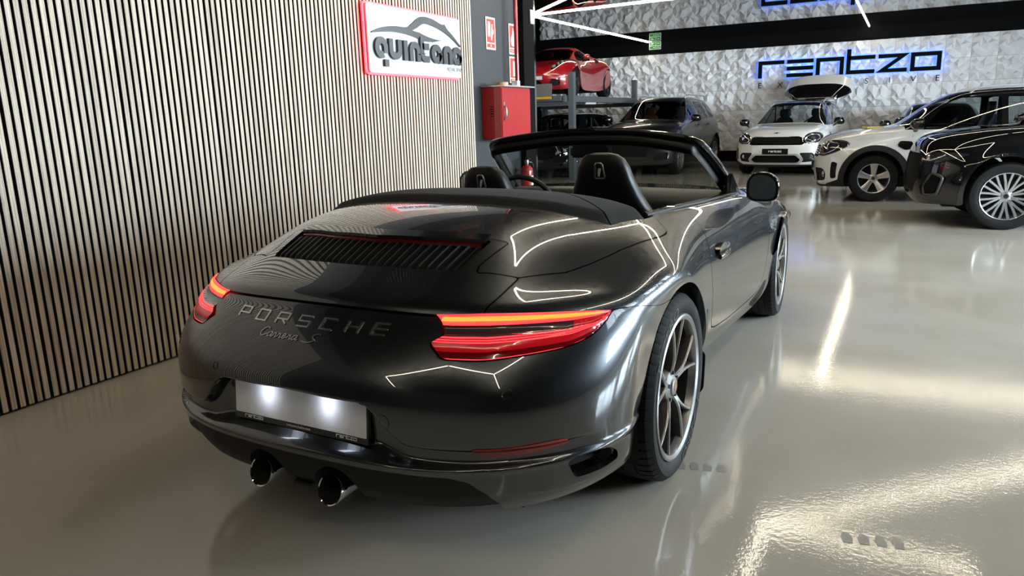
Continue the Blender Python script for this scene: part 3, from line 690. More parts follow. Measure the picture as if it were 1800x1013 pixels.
for k in range(25):
    y=(-.372+.031*k); xf=float(np.interp(abs(y),[0,.2,.4],[-.545,-.532,-.487])); xr=float(np.interp(abs(y),[0,.2,.38],[-.695,-.684,-.650]))
    P=[]
    for t in np.linspace(0,1,9):
        x=xf+(xr-xf)*t; z=plan_z(x,y*(1-.03*t))-.006-.016*max(0,(t-.86)/.14)**1.5-.010*max(0,(.12-t)/.12); P.append((x,y*(1-.03*t),z))
    V=[];F=[]
    for (x,yy,z) in P: V+=[(x,yy-.0022,z),(x,yy+.0022,z),(x,yy+.0035,z-.022),(x,yy-.0035,z-.022)]
    for i in range(8):
        for j in range(4): F.append((4*i+j,4*i+(j+1)%4,4*i+4+(j+1)%4,4*i+4+j))
    F+=[(3,2,1,0),(32,33,34,35)]
    poly('grille_fin',V,F,mat('fin_black',(.03,.03,.03),.32),GR)
# spoiler-like visor along the front edge of the grille and the high brake lamp under it
def strip(x0,x1,yw,dz,nm,mt,parent,th=.008,n=25):
    V=[];F=[]
    for i in range(n):
        y=-yw+2*yw*i/(n-1); c=float(np.interp(abs(y),[0,.2,.40],[0,.013,.060]))
        for x,d in ((x0+c,dz[0]),(x1+c,dz[1])):
            z=plan_z(x,y*.999)+d; V+=[(x,y,z),(x,y,z-th)]
    for i in range(n-1):
        a=4*i; b=a+4; F+=[(a,a+2,b+2,b),(a+1,b+1,b+3,a+3),(a,b,b+1,a+1),(a+2,a+3,b+3,b+2)]
    F+=[(0,1,3,2),(4*n-4,4*n-2,4*n-1,4*n-3)]
    return poly(nm,V,F,mt,parent,smooth=True,sharp=.8)
strip(-.548,-.500,.385,(.008,.003),'grille_visor',GLOSSB,GR,.010)
strip(-.556,-.544,.375,(-.006,-.004),'high_brake_lamp',mat('unlit_red_lens',(.12,.004,.008),.2,0,.4),GR,.008)

# ---- wheels
def make_wheel(parent,x,s,z,rt,wt,rr,yo,turn=0.):
    """s=+1 left, -1 right; outer sidewall at |y|=yo"""
    hub=Matrix.Translation((x,s*(yo-wt/2),z))@Matrix.Rotation((0 if s>0 else math.pi)+turn,4,'Z')
    h=wt/2
    prof=[(rr-.006,-h+.02),(rr+.012,-h+.004),((rr+rt)/2,-h),(rt-.018,-h+.006),(rt-.004,-h+.022),(rt,-h+.045)]
    gx=[-.26,-.09,.09,.26]
    for g in gx:
        yg=g*wt; prof+=[(rt,yg-.007),(rt-.007,yg-.005),(rt-.007,yg+.005),(rt,yg+.007)]
    prof+=[(rt,h-.045),(rt-.004,h-.022),(rt-.018,h-.006),((rr+rt)/2+.012,h),((rr+rt)/2-.004,h-.001),(rr+.012,h-.004),(rr-.002,h-.014)]
    P=np.array(prof); m=56; th=[];dp=[]
    for k in range(m):
        b=2*math.pi*k/m
        for o_,dd in ((0,0),(.088,0),(.092,1),(.102,1)): th.append(b+o_*1.0); dp.append(dd)
    th=np.array(th); dp=np.array(dp)[:,None]; c,sn=np.cos(th)[:,None],np.sin(th)[:,None]
    sh=(np.abs(P[:,1])>.27*wt)*(P[:,0]>rt-.0045)*np.where(P[:,0]>rt-.001,.005,.003); r=P[None,:,0]-dp*sh[None]
    X=np.stack([r*c,P[None,:,1]+0*c,r*sn],-1); n=len(P); M_=len(th); i=np.arange(M_*n).reshape(M_,n); j=np.roll(i,-1,0)
    q=np.stack([i[:,:-1],i[:,1:],j[:,1:],j[:,:-1]],-1).reshape(-1,4)
    # rim barrel and lip is the wheel itself
    rim=[(rr+.001,h-.016),(rr-.001,h-.004),(rr-.008,h-.001),(rr-.021,h-.007),(rr-.026,h-.020),(rr-.029,h-.036)]
    W_=turned('wheel',rim,RIM,parent,72); W_.matrix_local=hub
    turned('wheel_barrel',[(rr-.0285,h-.035),(rr-.034,0),(rr-.036,-h+.04),(rr-.012,-h+.02)],mat('dark_barrel',(.012,.0115,.011),.5,.3),W_,48)
    poly('tyre',X.reshape(-1,3).tolist(),[tuple(f) for f in q],RUBBER,W_,smooth=True,sharp=.5)
    return W_,h
def twin_spokes(W_,rr,h,mt,n=5):
    sp=[]; base=None
    for k in range(n):
        a0=math.pi/2+2*math.pi*k/n
        for sgn in (1,-1):
            if base is None or sgn not in base:
                rings=[]
                for r,da,wd,yf,dp in ((.050,2,.026,h-.030,.030),(.085,3.2,.019,h-.022,.036),(.115,4.6,.015,h-.018,.040),(.150,8,.0135,h-.015,.040),(.20,12,.013,h-.012,.040),(rr-.018,15.5,.017,h-.010,.044)):
                    a=math.radians(sgn*da)+math.pi/2; e=np.array([math.cos(a),0,math.sin(a)]); t=np.array([-math.sin(a),0,math.cos(a)])
                    c=e*r; y=np.array([0,1.,0])
                    rings.append([c+t*wd*.28+y*yf,c+t*wd*.5+y*(yf-.006),c+t*wd*.72+y*(yf-dp),c-t*wd*.72+y*(yf-dp),c-t*wd*.5+y*(yf-.006),c-t*wd*.28+y*yf])
                o=loft('spoke',rings,mt,W_,sharp=.5); o.data.materials.append(mat('dark_spoke_side',(.045,.040,.037),.4,.6))
                for i_,p_ in enumerate(o.data.polygons): p_.material_index=1 if i_<30 and i_%6 in (1,2,3) else 0
                base=dict(base or {}); base[sgn]=o.data
            else:
                o=bpy.data.objects.new('spoke',base[sgn]); COL.objects.link(o); o.parent=W_
            o.rotation_euler=(0,-2*math.pi*k/n,0)
def sports_wheel(x,s,z,rt,wt,rr,yo,turn=0.,word=True):
    W_,h=make_wheel(CAR,x,s,z,rt,wt,rr,yo,turn)
    twin_spokes(W_,rr,h,RIMEDGE)
    turned('hub_cap',[(0,h-.018),(.020,h-.018),(.032,h-.021),(.036,h-.028),(.060,h-.036),(.070,h-.055),(.070,h-.10)],RIM,W_,32)
    turned('hub_badge',[(0,h-.0165),(.017,h-.0165),(.018,h-.019)],mat('gold_badge',(.45,.30,.08),.35,.7),W_,20)
    lug=[tube_vf([(.052*math.cos(a),h-.04,.052*math.sin(a)),(.052*math.cos(a),h-.024,.052*math.sin(a))],.008,8) for a in np.arange(5)*2*math.pi/5+.3]
    V,F=join_vf(lug); poly('wheel_bolts',V,F,GLOSSB,W_)
    turned('brake_disc',[(.03,h-.135),(.165,h-.135),(.170,h-.14),(.170,h-.155),(.165,h-.16),(.03,h-.16)],mat('brake_disc_steel',(.25,.24,.23),.4,.9),W_,40)
    V,F=lathe([(.10,h-.10),(.178,h-.10),(.186,h-.115),(.186,h-.17),(.10,h-.17),(.10,h-.10)],10,'y',math.radians(-35),math.radians(28),False)
    poly('brake_caliper',V,F,mat('red_caliper',(.30,.01,.01),.35),W_)
    V,F=lathe([(.0,h-.18),(rr-.035,h-.18)],40); poly('wheel_back',V,F,VOID,W_)
    if word:
        for txt,a0,a1 in (('P ZERO',152,99),('P ZERO',-28,-81)):
            V,F=font_vf(txt,.052,0); V=np.array(V); w=V[:,0].max()-V[:,0].min(); V[:,0]=(V[:,0]-V[:,0].min())/w
            sx=-1
            a=np.radians(a0+(a1-a0)*V[:,0]); r=rr+.016+V[:,1]
            # outer face: +y looks at the reader, forward is -x there for the right side
            k=np.array([-np.cos(a)*r,0*r+h+.0012,np.sin(a)*r]).T
            poly('tyre_lettering',k.tolist(),F,mat('tyre_letter_gloss',(.035,.035,.037),.4),W_)
    return W_
for s in (1,-1):
    sports_wheel(0,s,.343,.343,.300,.267,.888)
    sports_wheel(2.45,s,.338,.338,.245,.266,.868,math.radians(2.0))
    # arch liners
    for cx,cz,r,yo in ((0,.343,.392,.86),(2.45,.338,.382,.85)):
        V,F=lathe([(r,s*.50),(r,s*yo)],40,'y',math.radians(-22),math.radians(202),False); o=poly('arch_liner',[(x+cx,y,z+cz) for x,y,z in V],F,VOID,CAR)
    # splash lip in front of the rear wheel
    slab('arch_flap',rnd([(.68,.13),(.84,.15),(.878,.20),(.882,.36),(.68,.36)],.02),((.392,0,0),(0,s,0),(0,0,1),(1,0,0)),-.004,.004,TRIM,CAR)
box('underbody',(-.72,3.0),(-.62,.62),(.17,.21),VOID,CAR)
# ---- tail pipes
for y in (.139,-.139):
    th=np.linspace(0,2*math.pi,28,endpoint=False)
    def ring(x,r,tilt): return [(x+tilt*math.sin(a),y+r*math.cos(a),.262+r*math.sin(a)) for a in th]
    o=loft('tail_pipe',[ring(-.84,.041,0),ring(-.975,.0435,.012),ring(-1.012,.0455,.014),ring(-1.018,.0438,.014),ring(-1.015,.0412,.014)],CHROME,CAR,caps=False)
    loft('pipe_bore_wall',[ring(-1.015,.0411,.014),ring(-.92,.039,0)],VOID,o,caps=False)
    poly('pipe_bore',[(-.922,y+.039*math.cos(a),.262+.039*math.sin(a)) for a in th],[tuple(range(28))],VOID,o)
box('pipe_gap_filler',(-.90,-.60),(-.30,.30),(.215,.40),VOID,CAR)  # near-black block added to keep the gap above the tail pipes dark
# ---- number plate in its recess
PF=((-.9735,0,.4815),(0,-1,0),(.10,0,.9950),(-.995,0,.10))
pl=slab('number_plate',rnd([(-.266,-.072),(.266,-.072),(.266,.060),(-.266,.060)],.006),PF,-.012,.0,GLOSSB,CAR)
slab('plate_face',rnd([(-.260,-.053),(.260,-.053),(.260,.057),(-.260,.057)],.004),PF,0,.0016,PLATEW,pl)
def rentzo(h,w=.30):
    """block lettering of the far wall sign, height h; strokes in units of letter height"""
    W1=1.5; g=.16; x=0; out=[]
    t=w/2
    def add(*st): out.extend([[(x+a*h*1.0,b*h) for a,b in s] for s in st])
    add([(t*.8,0),(t*.8,1-t*.8),(W1,1-t*.8)]); x+=(W1+g)*h
    add([(0,1-t*.8),(W1,1-t*.8)],[(0,.5),(W1,.5)],[(0,t*.8),(W1,t*.8)]); x+=(W1+g)*h
    add([(t*.8,0),(t*.8,1-t*.8),(W1-t*.8,1-t*.8),(W1-t*.8,0)]); x+=(W1+g)*h
    add([(t*.8,1.4),(t*.8,t*.8),(W1,t*.8)],[(t*.8,1-t*.8),(W1,1-t*.8)]); x+=(W1+g)*h
    add([(0,1-t*.8),(W1*.86,1-t*.8),(W1*.14,t*.8),(W1,t*.8)]); x+=(W1+g)*h
    out.append(dict(p=[(x+a*h,b*h) for a,b in ((t*.8,t*.8),(W1-t*.8,t*.8),(W1-t*.8,1-t*.8),(t*.8,1-t*.8))],closed=True)); x+=W1*h
    return out,x
def fr_place(fr): 
    o,ex,ey,en=[np.asarray(a,float) for a in fr]
    return lambda x,y,d: tuple(o+ex*x+ey*y+en*d)
for x0 in (-.222,.148):
    st,wd=rentzo(.0088,.22); k=.076/wd
    pf=fr_place(PF); V,F=strokes_vf(st,.0019/k,lambda x,y,d: pf(x0+x*k,-.066+y*1.0,d),.0004,.0009); poly('plate_lettering',V,F,WHITEINK,pl)
lettering('plate_lettering','rentzoexclusive.com',.0115,((-.9735,0,.4815)+np.array([.1*-.066,0,-.066*.995]),PF[1],PF[2],PF[3]),WHITEINK,pl,.0003,lift=.0006)
# two plate lamps under the fold
for y in (.12,-.12):
    box('plate_lamp',(-1.0,-.985),(y-.025,y+.025),(.5415,.5465),mat('plate_lamp_lens',(.9,.9,.95),.3,emit=(.80,.86,1),power=.5),CAR)
    Lp=bpy.data.lights.new('plate_light','AREA'); Lp.shape='RECTANGLE'; Lp.size=.12; Lp.size_y=.03; Lp.energy=.075; Lp.color=(.8,.86,1)
    o=bpy.data.objects.new('plate_light',Lp); COL.objects.link(o); o.location=(-1.0,y,.540); o.parent=CAR; o.rotation_euler=(0,math.radians(-76),0)
# ---- badges on the tail: spaced capitals, and a script below
def surf_x(y,z):
    F=S.F; T=getattr(surf_x,'T',None)
    if T is None:
        c=S.V[F].mean(1); k=(c[:,0]<-.5)&(np.abs(c[:,1])<.75)&(c[:,2]>.44)&(c[:,2]<.76)&(S.A[F].mean(1)[:,0]<9.9); T=surf_x.T=S.V[F[k]]
    a,b,c=T[:,0],T[:,1],T[:,2]; d=(b[:,1]-a[:,1])*(c[:,2]-a[:,2])-(b[:,2]-a[:,2])*(c[:,1]-a[:,1]); d=np.where(np.abs(d)<1e-14,1e-14,d)
    w1=((y-a[:,1])*(c[:,2]-a[:,2])-(z-a[:,2])*(c[:,1]-a[:,1]))/d; w2=((b[:,1]-a[:,1])*(z-a[:,2])-(b[:,2]-a[:,2])*(y-a[:,1]))/d
    k=np.where((w1>=-1e-5)&(w2>=-1e-5)&(w1+w2<=1+1e-5))[0]
    if not len(k): return None
    x=a[k,0]+w1[k]*(b[k,0]-a[k,0])+w2[k]*(c[k,0]-a[k,0]); return float(x.min())
def on_tail(x0,z0,k=1.):
    def pl_(x,y,d):
        Y=-(x0+x); Z=z0+y*.70; X=surf_x(Y,Z)
        return (X-d*.75,Y,Z+d*.66)
    return pl_
BADGE=mat('badge_chrome',(.72,.72,.72),.22,1); BADGED=mat('badge_dark_chrome',(.5,.5,.51),.2,1)
a,b,c,e=.034,.031,0,.0  # letter width/height
LET=dict(P=[[(0,0),(0,1),(1,1),(1,.42),(0,.42)]],O=[dict(p=[(0,0),(1,0),(1,1),(0,1)],closed=True)],R=[[(0,0),(0,1),(1,1),(1,.42),(0,.42)],[(.5,.42),(1,0)]],S=[[(1,1),(0,1),(0,.5),(1,.5),(1,0),(0,0)]],C=[[(1,1),(0,1),(0,0),(1,0)]],H=[[(0,0),(0,1)],[(1,0),(1,1)],[(0,.5),(1,.5)]],E=[[(1,1),(0,1),(0,0),(1,0)],[(0,.5),(1,.5)]])
lw,lh=.043,.036
for i,chh in enumerate('PORSCHE'):
    st=[]
    for s_ in LET[chh]:
        pts=s_['p'] if isinstance(s_,dict) else s_
        P=[]; 
        cl=isinstance(s_,dict); seq=pts+[pts[0]] if cl else pts
        for (p0,p1) in zip(seq[:-1],seq[1:]): P+=[(p0[0]+(p1[0]-p0[0])*t,p0[1]+(p1[1]-p0[1])*t) for t in (0,.5)]
        if not cl: P.append(seq[-1])
        P=[(x*lw+y*.004,y*lh) for x,y in P]
        st.append(dict(p=P,closed=cl))
    x0=-.288+i*(.576-lw)/6
    V,F=strokes_vf(st,.0052,on_tail(x0,.7175),.0,.0035); poly('badge_letter',V,F,BADGE,CAR)
SCR={'C':[[(.9,.85),(.6,1),(.2,.8),(0,.4),(.15,.05),(.5,.05),(.9,.3)]],'a':[[(.75,.5),(.4,.55),(.05,.3),(.1,.03),(.4,.05),(.7,.3),(.78,.5),(.7,.1),(.85,.02),(1.05,.15)]],'r':[[(0,.1),(.2,.5),(.35,.45),(.55,.5),(.6,.35),(.55,.1),(.7,.02),(.9,.15)]],'e':[[(.05,.2),(.5,.3),(.6,.48),(.35,.55),(.08,.3),(.2,.02),(.5,.05),(.85,.25)]],'S':[[(-.5,.05),(.1,-.05),(.6,.1),(.75,.35),(.45,.55),(.5,.85),(.9,1),(1.15,.9)]]}
x=0; st=[]
for chh,w in (('C',.030),('a',.023),('r',.019),('r',.019),('e',.021),('r',.019),('a',.023),(' ',.035),('S',.035)):
    if chh!=' ':
        for s_ in SCR[chh]:
            st.append([(x+px*w+py*.008,py*.032) for px,py in spl(s_,14)])
    x+=w*1.0
V,F=strokes_vf(st,.0036,on_tail(-.150,.682),.0,.003); poly('badge_script',V,F,BADGED,CAR)
# parking sensors (flush rings) and the towing-eye cover
def flush_ring(y,z,r,nm):
    P=[]
    for a_ in np.linspace(0,2*math.pi,24,endpoint=False):
        X=surf_x(y+r*math.cos(a_),z+r*math.sin(a_)); P.append((X-.0006,y+r*math.cos(a_),z+r*math.sin(a_)))
    tube(nm,P,.0011,GLOSSB,CAR,6,True)
for y,z in ((.311,.575),(-.293,.581),(-.652,.581),(.652,.581)): flush_ring(y,z,.0115,'parking_sensor')
flush_ring(-.335,.500,.023,'towing_eye_cover')
# ---- windscreen frame, glass, mirrors
def frame_pt(t):   # half arch, t=0 foot .. 1 centre of the header
    P=spl([(1.80,.695,.845),(1.62,.672,.955),(1.45,.640,1.065),(1.335,.602,1.138),(1.30,.555,1.165),(1.33,.44,1.185),(1.385,.22,1.208),(1.405,0,1.213)],60)
    return P
A_=frame_pt(0); FRP=np.concatenate([A_,(A_*[1,-1,1])[-2::-1]])
rings=[]
T_=np.gradient(FRP,axis=0); T_/=np.linalg.norm(T_,axis=1,keepdims=True)
gn=np.array([.62,0,.78])   # rough outward normal of the glass plane
for p_,t_ in zip(FRP,T_):
    sd=np.cross(t_,gn); sd/=np.linalg.norm(sd); nn=np.cross(sd,t_); hdr=sstep(.45,.62,abs(p_[2]-.7))  
    wid=.030+.012*sstep(1.08,1.17,p_[2]); dep=.020
    rings.append([p_+sd*wid*math.cos(a)*(1 if abs(math.cos(a))>0 else 1)+nn*dep*math.sin(a) for a in np.linspace(0,2*math.pi,12,endpoint=False)])
loft('windscreen_frame',rings,GLOSSB,CAR)
# rubber-lined inner edge and sun visors give the thick dark header
rings=[[p_+np.array([-.03,0,-.035])*(.6+.4*sstep(1.1,1.18,p_[2]))+np.array([-.012,-.026*np.sign(p_[1]),0])*(1-sstep(1.1,1.17,p_[2]))+np.array([.034*math.cos(a),0,.028*math.sin(a)]) for a in np.linspace(0,2*math.pi,8,endpoint=False)] for p_ in FRP[6:-6]]
loft('header_trim',rings,TRIM,CAR)
base=spl([(1.80,.66,.85),(1.88,.5,.868),(1.94,.25,.884),(1.955,0,.888)],20); top=spl([(1.34,.56,1.145),(1.35,.42,1.175),(1.39,.22,1.2),(1.408,0,1.205)],20)
base=np.concatenate([base,(base*[1,-1,1])[-2::-1]]); top=np.concatenate([top,(top*[1,-1,1])[-2::-1]]); n=len(base); V=[];F=[]
for i in range(9):
    t=i/8; bow=np.array([.035,0,.03])*4*t*(1-t)*.35
    V+=[tuple(base[j]*(1-t)+top[j]*t+bow) for j in range(n)]
for i in range(8):
    for j in range(n-1): F.append((i*n+j,i*n+j+1,(i+1)*n+j+1,(i+1)*n+j))
poly('windscreen',V,F,GLASS,CAR,smooth=True)
box('rear_view_mirror',(1.30,1.33),(-.11,.11),(1.085,1.15),GLOSSB,CAR,.012)
for s in (1,-1):
    c=np.array([1.55,s*.885,.915]); rings=[]
    for dx,k in ((-.045,1.0),(-.04,1.03),(.0,1.02),(.05,.86),(.085,.55),(.10,.2)):
        ringp=[]
        for a in np.linspace(0,2*math.pi,28,endpoint=False):
            ca,sa=math.cos(a),math.sin(a); yy=.080*np.sign(ca)*abs(ca)**.62; zz=.070*np.sign(sa)*abs(sa)**(.85 if sa>0 else .5)
            zz*= (1.0 if sa<0 else 1.12-.30*max(0,ca)); zz+=.004
            ringp.append(c+np.array([dx,s*yy*k,zz*k]))
        rings.append(ringp)
    Mr=loft('door_mirror',rings,GLOSSB,CAR)
    # glass
    r0=np.array(rings[0]); cc=r0.mean(0); g=[tuple(cc+(p_-cc)*.84+np.array([-.002,0,0])) for p_ in r0]
    poly('mirror_glass',g,[tuple(range(len(g)))],MIRROR,Mr)
    loft('mirror_foot',[[ (1.57+.035*math.cos(a),s*.80,.875+.012*math.sin(a)) for a in np.linspace(0,2*math.pi,10,endpoint=False)],[(1.575+.03*math.cos(a),s*.82,.89+.014*math.sin(a)) for a in np.linspace(0,2*math.pi,10,endpoint=False)],[(1.58+.03*math.cos(a),s*.845,.905+.03*math.sin(a)) for a in np.linspace(0,2*math.pi,10,endpoint=False)]],GLOSSB,Mr)
    # black triangle at the foot of the pillar
    slab('pillar_foot',[(1.52,.872),(1.86,.842),(1.80,.875),(1.60,.985)],((0,s*.70,0),(1,0,0),(0,0,1),(0,s,0)),-.02,.012,GLOSSB,CAR,.004)
    # belt seal along the door
    tube('belt_seal',spl([(.22,s*.682,.93),(.6,s*.700,.918),(1.0,s*.712,.900),(1.4,s*.716,.884),(1.72,s*.706,.868)],24),.007,PLASTIC,CAR,8)
# ---- cabin
CB=[tuple(p_) for p_ in COCK]; n=len(CB)
def cz(x): return float(np.interp(x,[.20,.6,1.0,1.4,1.7,1.95],[.935,.925,.905,.885,.868,.86]))
V=[(x,y,cz(x)) for x,y in CB]+[(x if x>.5 else .5,y*.97,.30) for x,y in CB]
poly('cabin_tub',V,[(i,(i+1)%n,n+(i+1)%n,n+i) for i in range(n)]+[tuple(range(n,2*n))],LEATHER,CAR,smooth=True,sharp=.7)
loft('dashboard',[[(1.90,y,.82),(1.86,y*.99,.872),(1.72,y,.895-.02*abs(y)),(1.55,y,.888),(1.44,y,.85),(1.40,y,.76),(1.45,y,.60),(1.7,y,.55)] for y in np.linspace(.66,-.66,13)],LEATHER,CAR)
box('centre_console',(.75,1.45),(-.10,.10),(.32,.60),LEATHER,CAR,.03)
for s in (1,-1): loft('door_card',[[(x,s*.655,cz(x)-.005),(x,s*.690,cz(x)-.004),(x,s*.67,.5),(x,s*.60,.48),(x,s*.62,.66),(x,s*.635,.80)] for x in np.linspace(.62,1.7,8)],LEATHER,CAR)
def seat(y0,x0,ztop,nm_):
    st=empty('seat',(0,0,0)); st.parent=CAR
    # back shell: sections from the cushion to the integrated head restraint
    hs=[(.45,.25,.060,.055),(.62,.255,.075,.06),(.76,.240,.080,.065),(.86,.205,.078,.06),(.93,.165,.072,.056),(1.0,.135,.062,.052),(1.06,.118,.054,.048),(1.095,.098,.045,.040),(1.115,.070,.034,.03),(1.122,.03,.018,.012)]
    rings=[]
    for z,w,df,db in hs:
        zz=z+ztop-1.122; xc=x0+.30*(1.122-z)-.0
        r_=[]
        for a in np.linspace(0,2*math.pi,24,endpoint=False):
            ca,sa=math.cos(a),math.sin(a); yy=w*np.sign(ca)*abs(ca)**.55; xx=(df if sa>0 else db)*np.sign(sa)*abs(sa)**.6
            r_.append((xc+xx,y0+yy,zz))
        rings.append(r_)
    b_=loft('seat_backrest',rings,LEATHER,st)
    # light side seams and the ring badge on the back of the head restraint
    zc=1.045+ztop-1.122; xb=x0+.30*(1.122-1.045)-.050
    ringp=[(xb-.004-.28*z,y0+y,zc+z) for y,z in rnd([(-.023,-.034),(.023,-.034),(.015,.034),(-.015,.034)],.010,4)]
    tube('seat_back_badge',ringp,.0052,mat('badge_satin',(.35,.35,.36),.3,.8),b_,8,True)
    slab('badge_centre',[(-.004,-.026),(.004,-.026),(.007,.0),(.004,.026),(-.004,.026),(-.007,.0)],((xb-.001,y0,zc),(0,-1,0),(.28,0,.96),(-.96,0,.28)),0,.004,mat('badge_satin',(.35,.35,.36),.3,.8),b_)
    loft('seat_cushion',[[ (x,y0+.25*math.cos(a),.45+ (.09+.02*abs(math.cos(a)))*math.sin(a)) for a in np.linspace(0,2*math.pi,16,endpoint=False)] for x in (x0+.2,x0+.3,x0+.5,x0+.66,x0+.7)],LEATHER,st)
    return st
seat(-.345,.62,1.145,''); seat(.345,.76,1.075,'')
th=np.linspace(0,2*math.pi,40,endpoint=False)
swc=np.array([1.27,.37,.82]); sx=np.array([-.42,0,.907]); sw=tube('steering_wheel',[tuple(swc+.185*(np.array([0,1,0])*math.cos(a)+sx*math.sin(a))) for a in th],.015,LEATHER,CAR,10,True)
boxes('steering_spokes',[(1.275,1.295,.20,.54,.80,.83),(1.30,1.32,.355,.385,.66,.82)],GLOSSB,sw)
turned('steering_hub',[(0,-.03),(.055,-.025),(.06,.0),(.05,.03)],LEATHER,sw,20,'x',(1.29,.37,.82))
# louvre in the flank behind the door
# ---------------------------------------------------------------- the other cars of the showroom
# control net of a tall hatchback: nose at +x, front axle at x=0, rear axle at x=-2.67; eight points from the centre plane to the arch or sill
WB=2.67
def hatch_net(r=.40,zc=.335):
    fa=lambda a,y: fan(0,zc,r,a,y); ra=lambda a,y: fan(-WB,zc,r,a,y)
    return [
 [(.72,0,.19),(.72,.30,.19),(.70,.50,.20),(.64,.66,.21),(.54,.76,.22),(.46,.82,.22),(.41,.86,.22),fa(-16,.87)],
 [(.79,0,.27),(.78,.30,.27),(.76,.50,.28),(.70,.68,.28),(.60,.79,.28),(.49,.86,.29),(.43,.885,.29),fa(-6,.885)],
 [(.81,0,.42),(.80,.30,.42),(.775,.50,.42),(.72,.68,.42),(.61,.80,.42),(.49,.87,.42),(.43,.895,.42),fa(12,.90)],
 [(.80,0,.58),(.795,.30,.58),(.77,.50,.58),(.715,.68,.58),(.60,.81,.58),(.47,.88,.57),(.40,.90,.56),fa(33,.905)],
 [(.775,0,.72),(.77,.30,.72),(.745,.50,.72),(.685,.68,.72),(.57,.805,.715),(.44,.877,.69),(.35,.903,.64),fa(50,.908)],
 [(.735,0,.85),(.73,.30,.85),(.70,.50,.845),(.63,.67,.835),(.51,.79,.82),(.36,.870,.77),(.27,.902,.70),fa(64,.908)],
 [(.63,0,.945),(.62,.30,.943),(.60,.50,.935),(.53,.66,.915),(.41,.78,.885),(.27,.865,.82),(.17,.902,.735),fa(77,.908)],
 [(.36,0,1.0),(.355,.30,.998),(.34,.50,.993),(.30,.66,.978),(.22,.785,.94),(.11,.865,.865),(.05,.902,.765),fa(91,.908)],
 [(.05,0,1.03),(.05,.30,1.03),(.04,.52,1.025),(.02,.68,1.012),(-.02,.795,.97),(-.07,.868,.885),(-.11,.902,.755),fa(112,.906)],
 [(-.20,0,1.05),(-.20,.30,1.046),(-.23,.53,1.04),(-.27,.69,1.025),(-.26,.805,.978),(-.25,.872,.86),(-.26,.900,.69),fa(138,.903)],
 [(-.33,0,1.075),(-.33,.30,1.07),(-.36,.53,1.06),(-.41,.69,1.045),(-.38,.815,.982),(-.36,.875,.83),(-.36,.897,.58),fa(168,.90)],
 [(-.50,0,1.20),(-.50,.30,1.195),(-.53,.50,1.18),(-.57,.645,1.155),(-.52,.818,.985),(-.49,.876,.80),(-.46,.895,.5),fa(194,.895)],
 [(-.70,0,1.345),(-.70,.30,1.34),(-.73,.48,1.325),(-.76,.61,1.29),(-.68,.82,.988),(-.64,.877,.79),(-.60,.893,.47),(-.50,.885,.22)],
 [(-.93,0,1.48),(-.93,.30,1.475),(-.96,.46,1.46),(-.98,.575,1.425),(-.88,.82,.992),(-.85,.877,.78),(-.82,.892,.45),(-.78,.885,.215)],
 [(-1.12,0,1.53),(-1.12,.30,1.525),(-1.13,.46,1.512),(-1.14,.565,1.478),(-1.10,.82,.996),(-1.1,.877,.78),(-1.1,.891,.45),(-1.1,.885,.215)],
 [(-1.6,0,1.557),(-1.6,.30,1.553),(-1.6,.46,1.540),(-1.6,.568,1.505),(-1.6,.822,1.006),(-1.6,.878,.785),(-1.6,.892,.46),(-1.6,.886,.22)],
 [(-2.1,0,1.552),(-2.1,.30,1.548),(-2.1,.46,1.535),(-2.1,.565,1.50),(-2.12,.822,1.02),(-2.13,.88,.80),(-2.15,.896,.50),ra(-12+40,.897)],
 [(-2.55,0,1.535),(-2.55,.30,1.53),(-2.55,.455,1.516),(-2.55,.558,1.48),(-2.55,.82,1.04),(-2.55,.883,.86),(-2.56,.905,.77),ra(80,.908)],
 [(-2.95,0,1.505),(-2.95,.30,1.50),(-2.95,.45,1.485),(-2.95,.545,1.45),(-2.92,.81,1.055),(-2.88,.88,.86),(-2.84,.905,.75),ra(110,.908)],
 [(-3.16,0,1.46),(-3.16,.30,1.455),(-3.15,.44,1.44),(-3.14,.525,1.40),(-3.10,.79,1.06),(-3.03,.868,.86),(-2.96,.90,.70),ra(140,.906)],
 [(-3.25,0,1.34),(-3.25,.30,1.335),(-3.24,.45,1.32),(-3.22,.56,1.28),(-3.20,.78,1.05),(-3.10,.86,.84),(-3.02,.895,.64),ra(156,.902)],
 [(-3.33,0,1.10),(-3.33,.30,1.10),(-3.31,.48,1.09),(-3.28,.62,1.07),(-3.22,.77,.99),(-3.13,.855,.80),(-3.04,.89,.58),ra(168,.90)],
 [(-3.37,0,.90),(-3.365,.30,.90),(-3.345,.50,.90),(-3.30,.66,.89),(-3.23,.77,.86),(-3.14,.855,.72),(-3.05,.888,.52),ra(178,.897)],
 [(-3.45,0,.66),(-3.44,.30,.66),(-3.42,.50,.66),(-3.36,.67,.65),(-3.26,.79,.62),(-3.15,.86,.56),(-3.06,.888,.46),ra(186,.893)],
 [(-3.46,0,.45),(-3.455,.30,.45),(-3.43,.50,.45),(-3.37,.67,.44),(-3.26,.79,.42),(-3.15,.86,.40),(-3.06,.885,.38),ra(190,.89)],
 [(-3.40,0,.27),(-3.39,.30,.27),(-3.37,.50,.27),(-3.31,.66,.27),(-3.22,.77,.27),(-3.13,.84,.275),(-3.06,.87,.28),ra(194,.88)],
 ]
def remap(net,xs=None,ys=1.,zs=None):
    G=np.array(net,float)
    if zs is not None: G[...,2]=np.interp(G[...,2],*zs)
    if xs is not None: G[...,0]=np.interp(G[...,0],*xs)
    G[...,1]*=ys; return G
def car_pieces(net,du=4,dv=6):
    m=skin(net,du,dv); return m
def region(m,f,eps=0.):
    return clip(m,f+eps),clip(m,-(f-eps))
def front(m): return np.stack([np.abs(m.V[:,1]),m.V[:,2]],1)
def sidexz(m): return np.stack([m.V[:,0],m.V[:,2]],1)
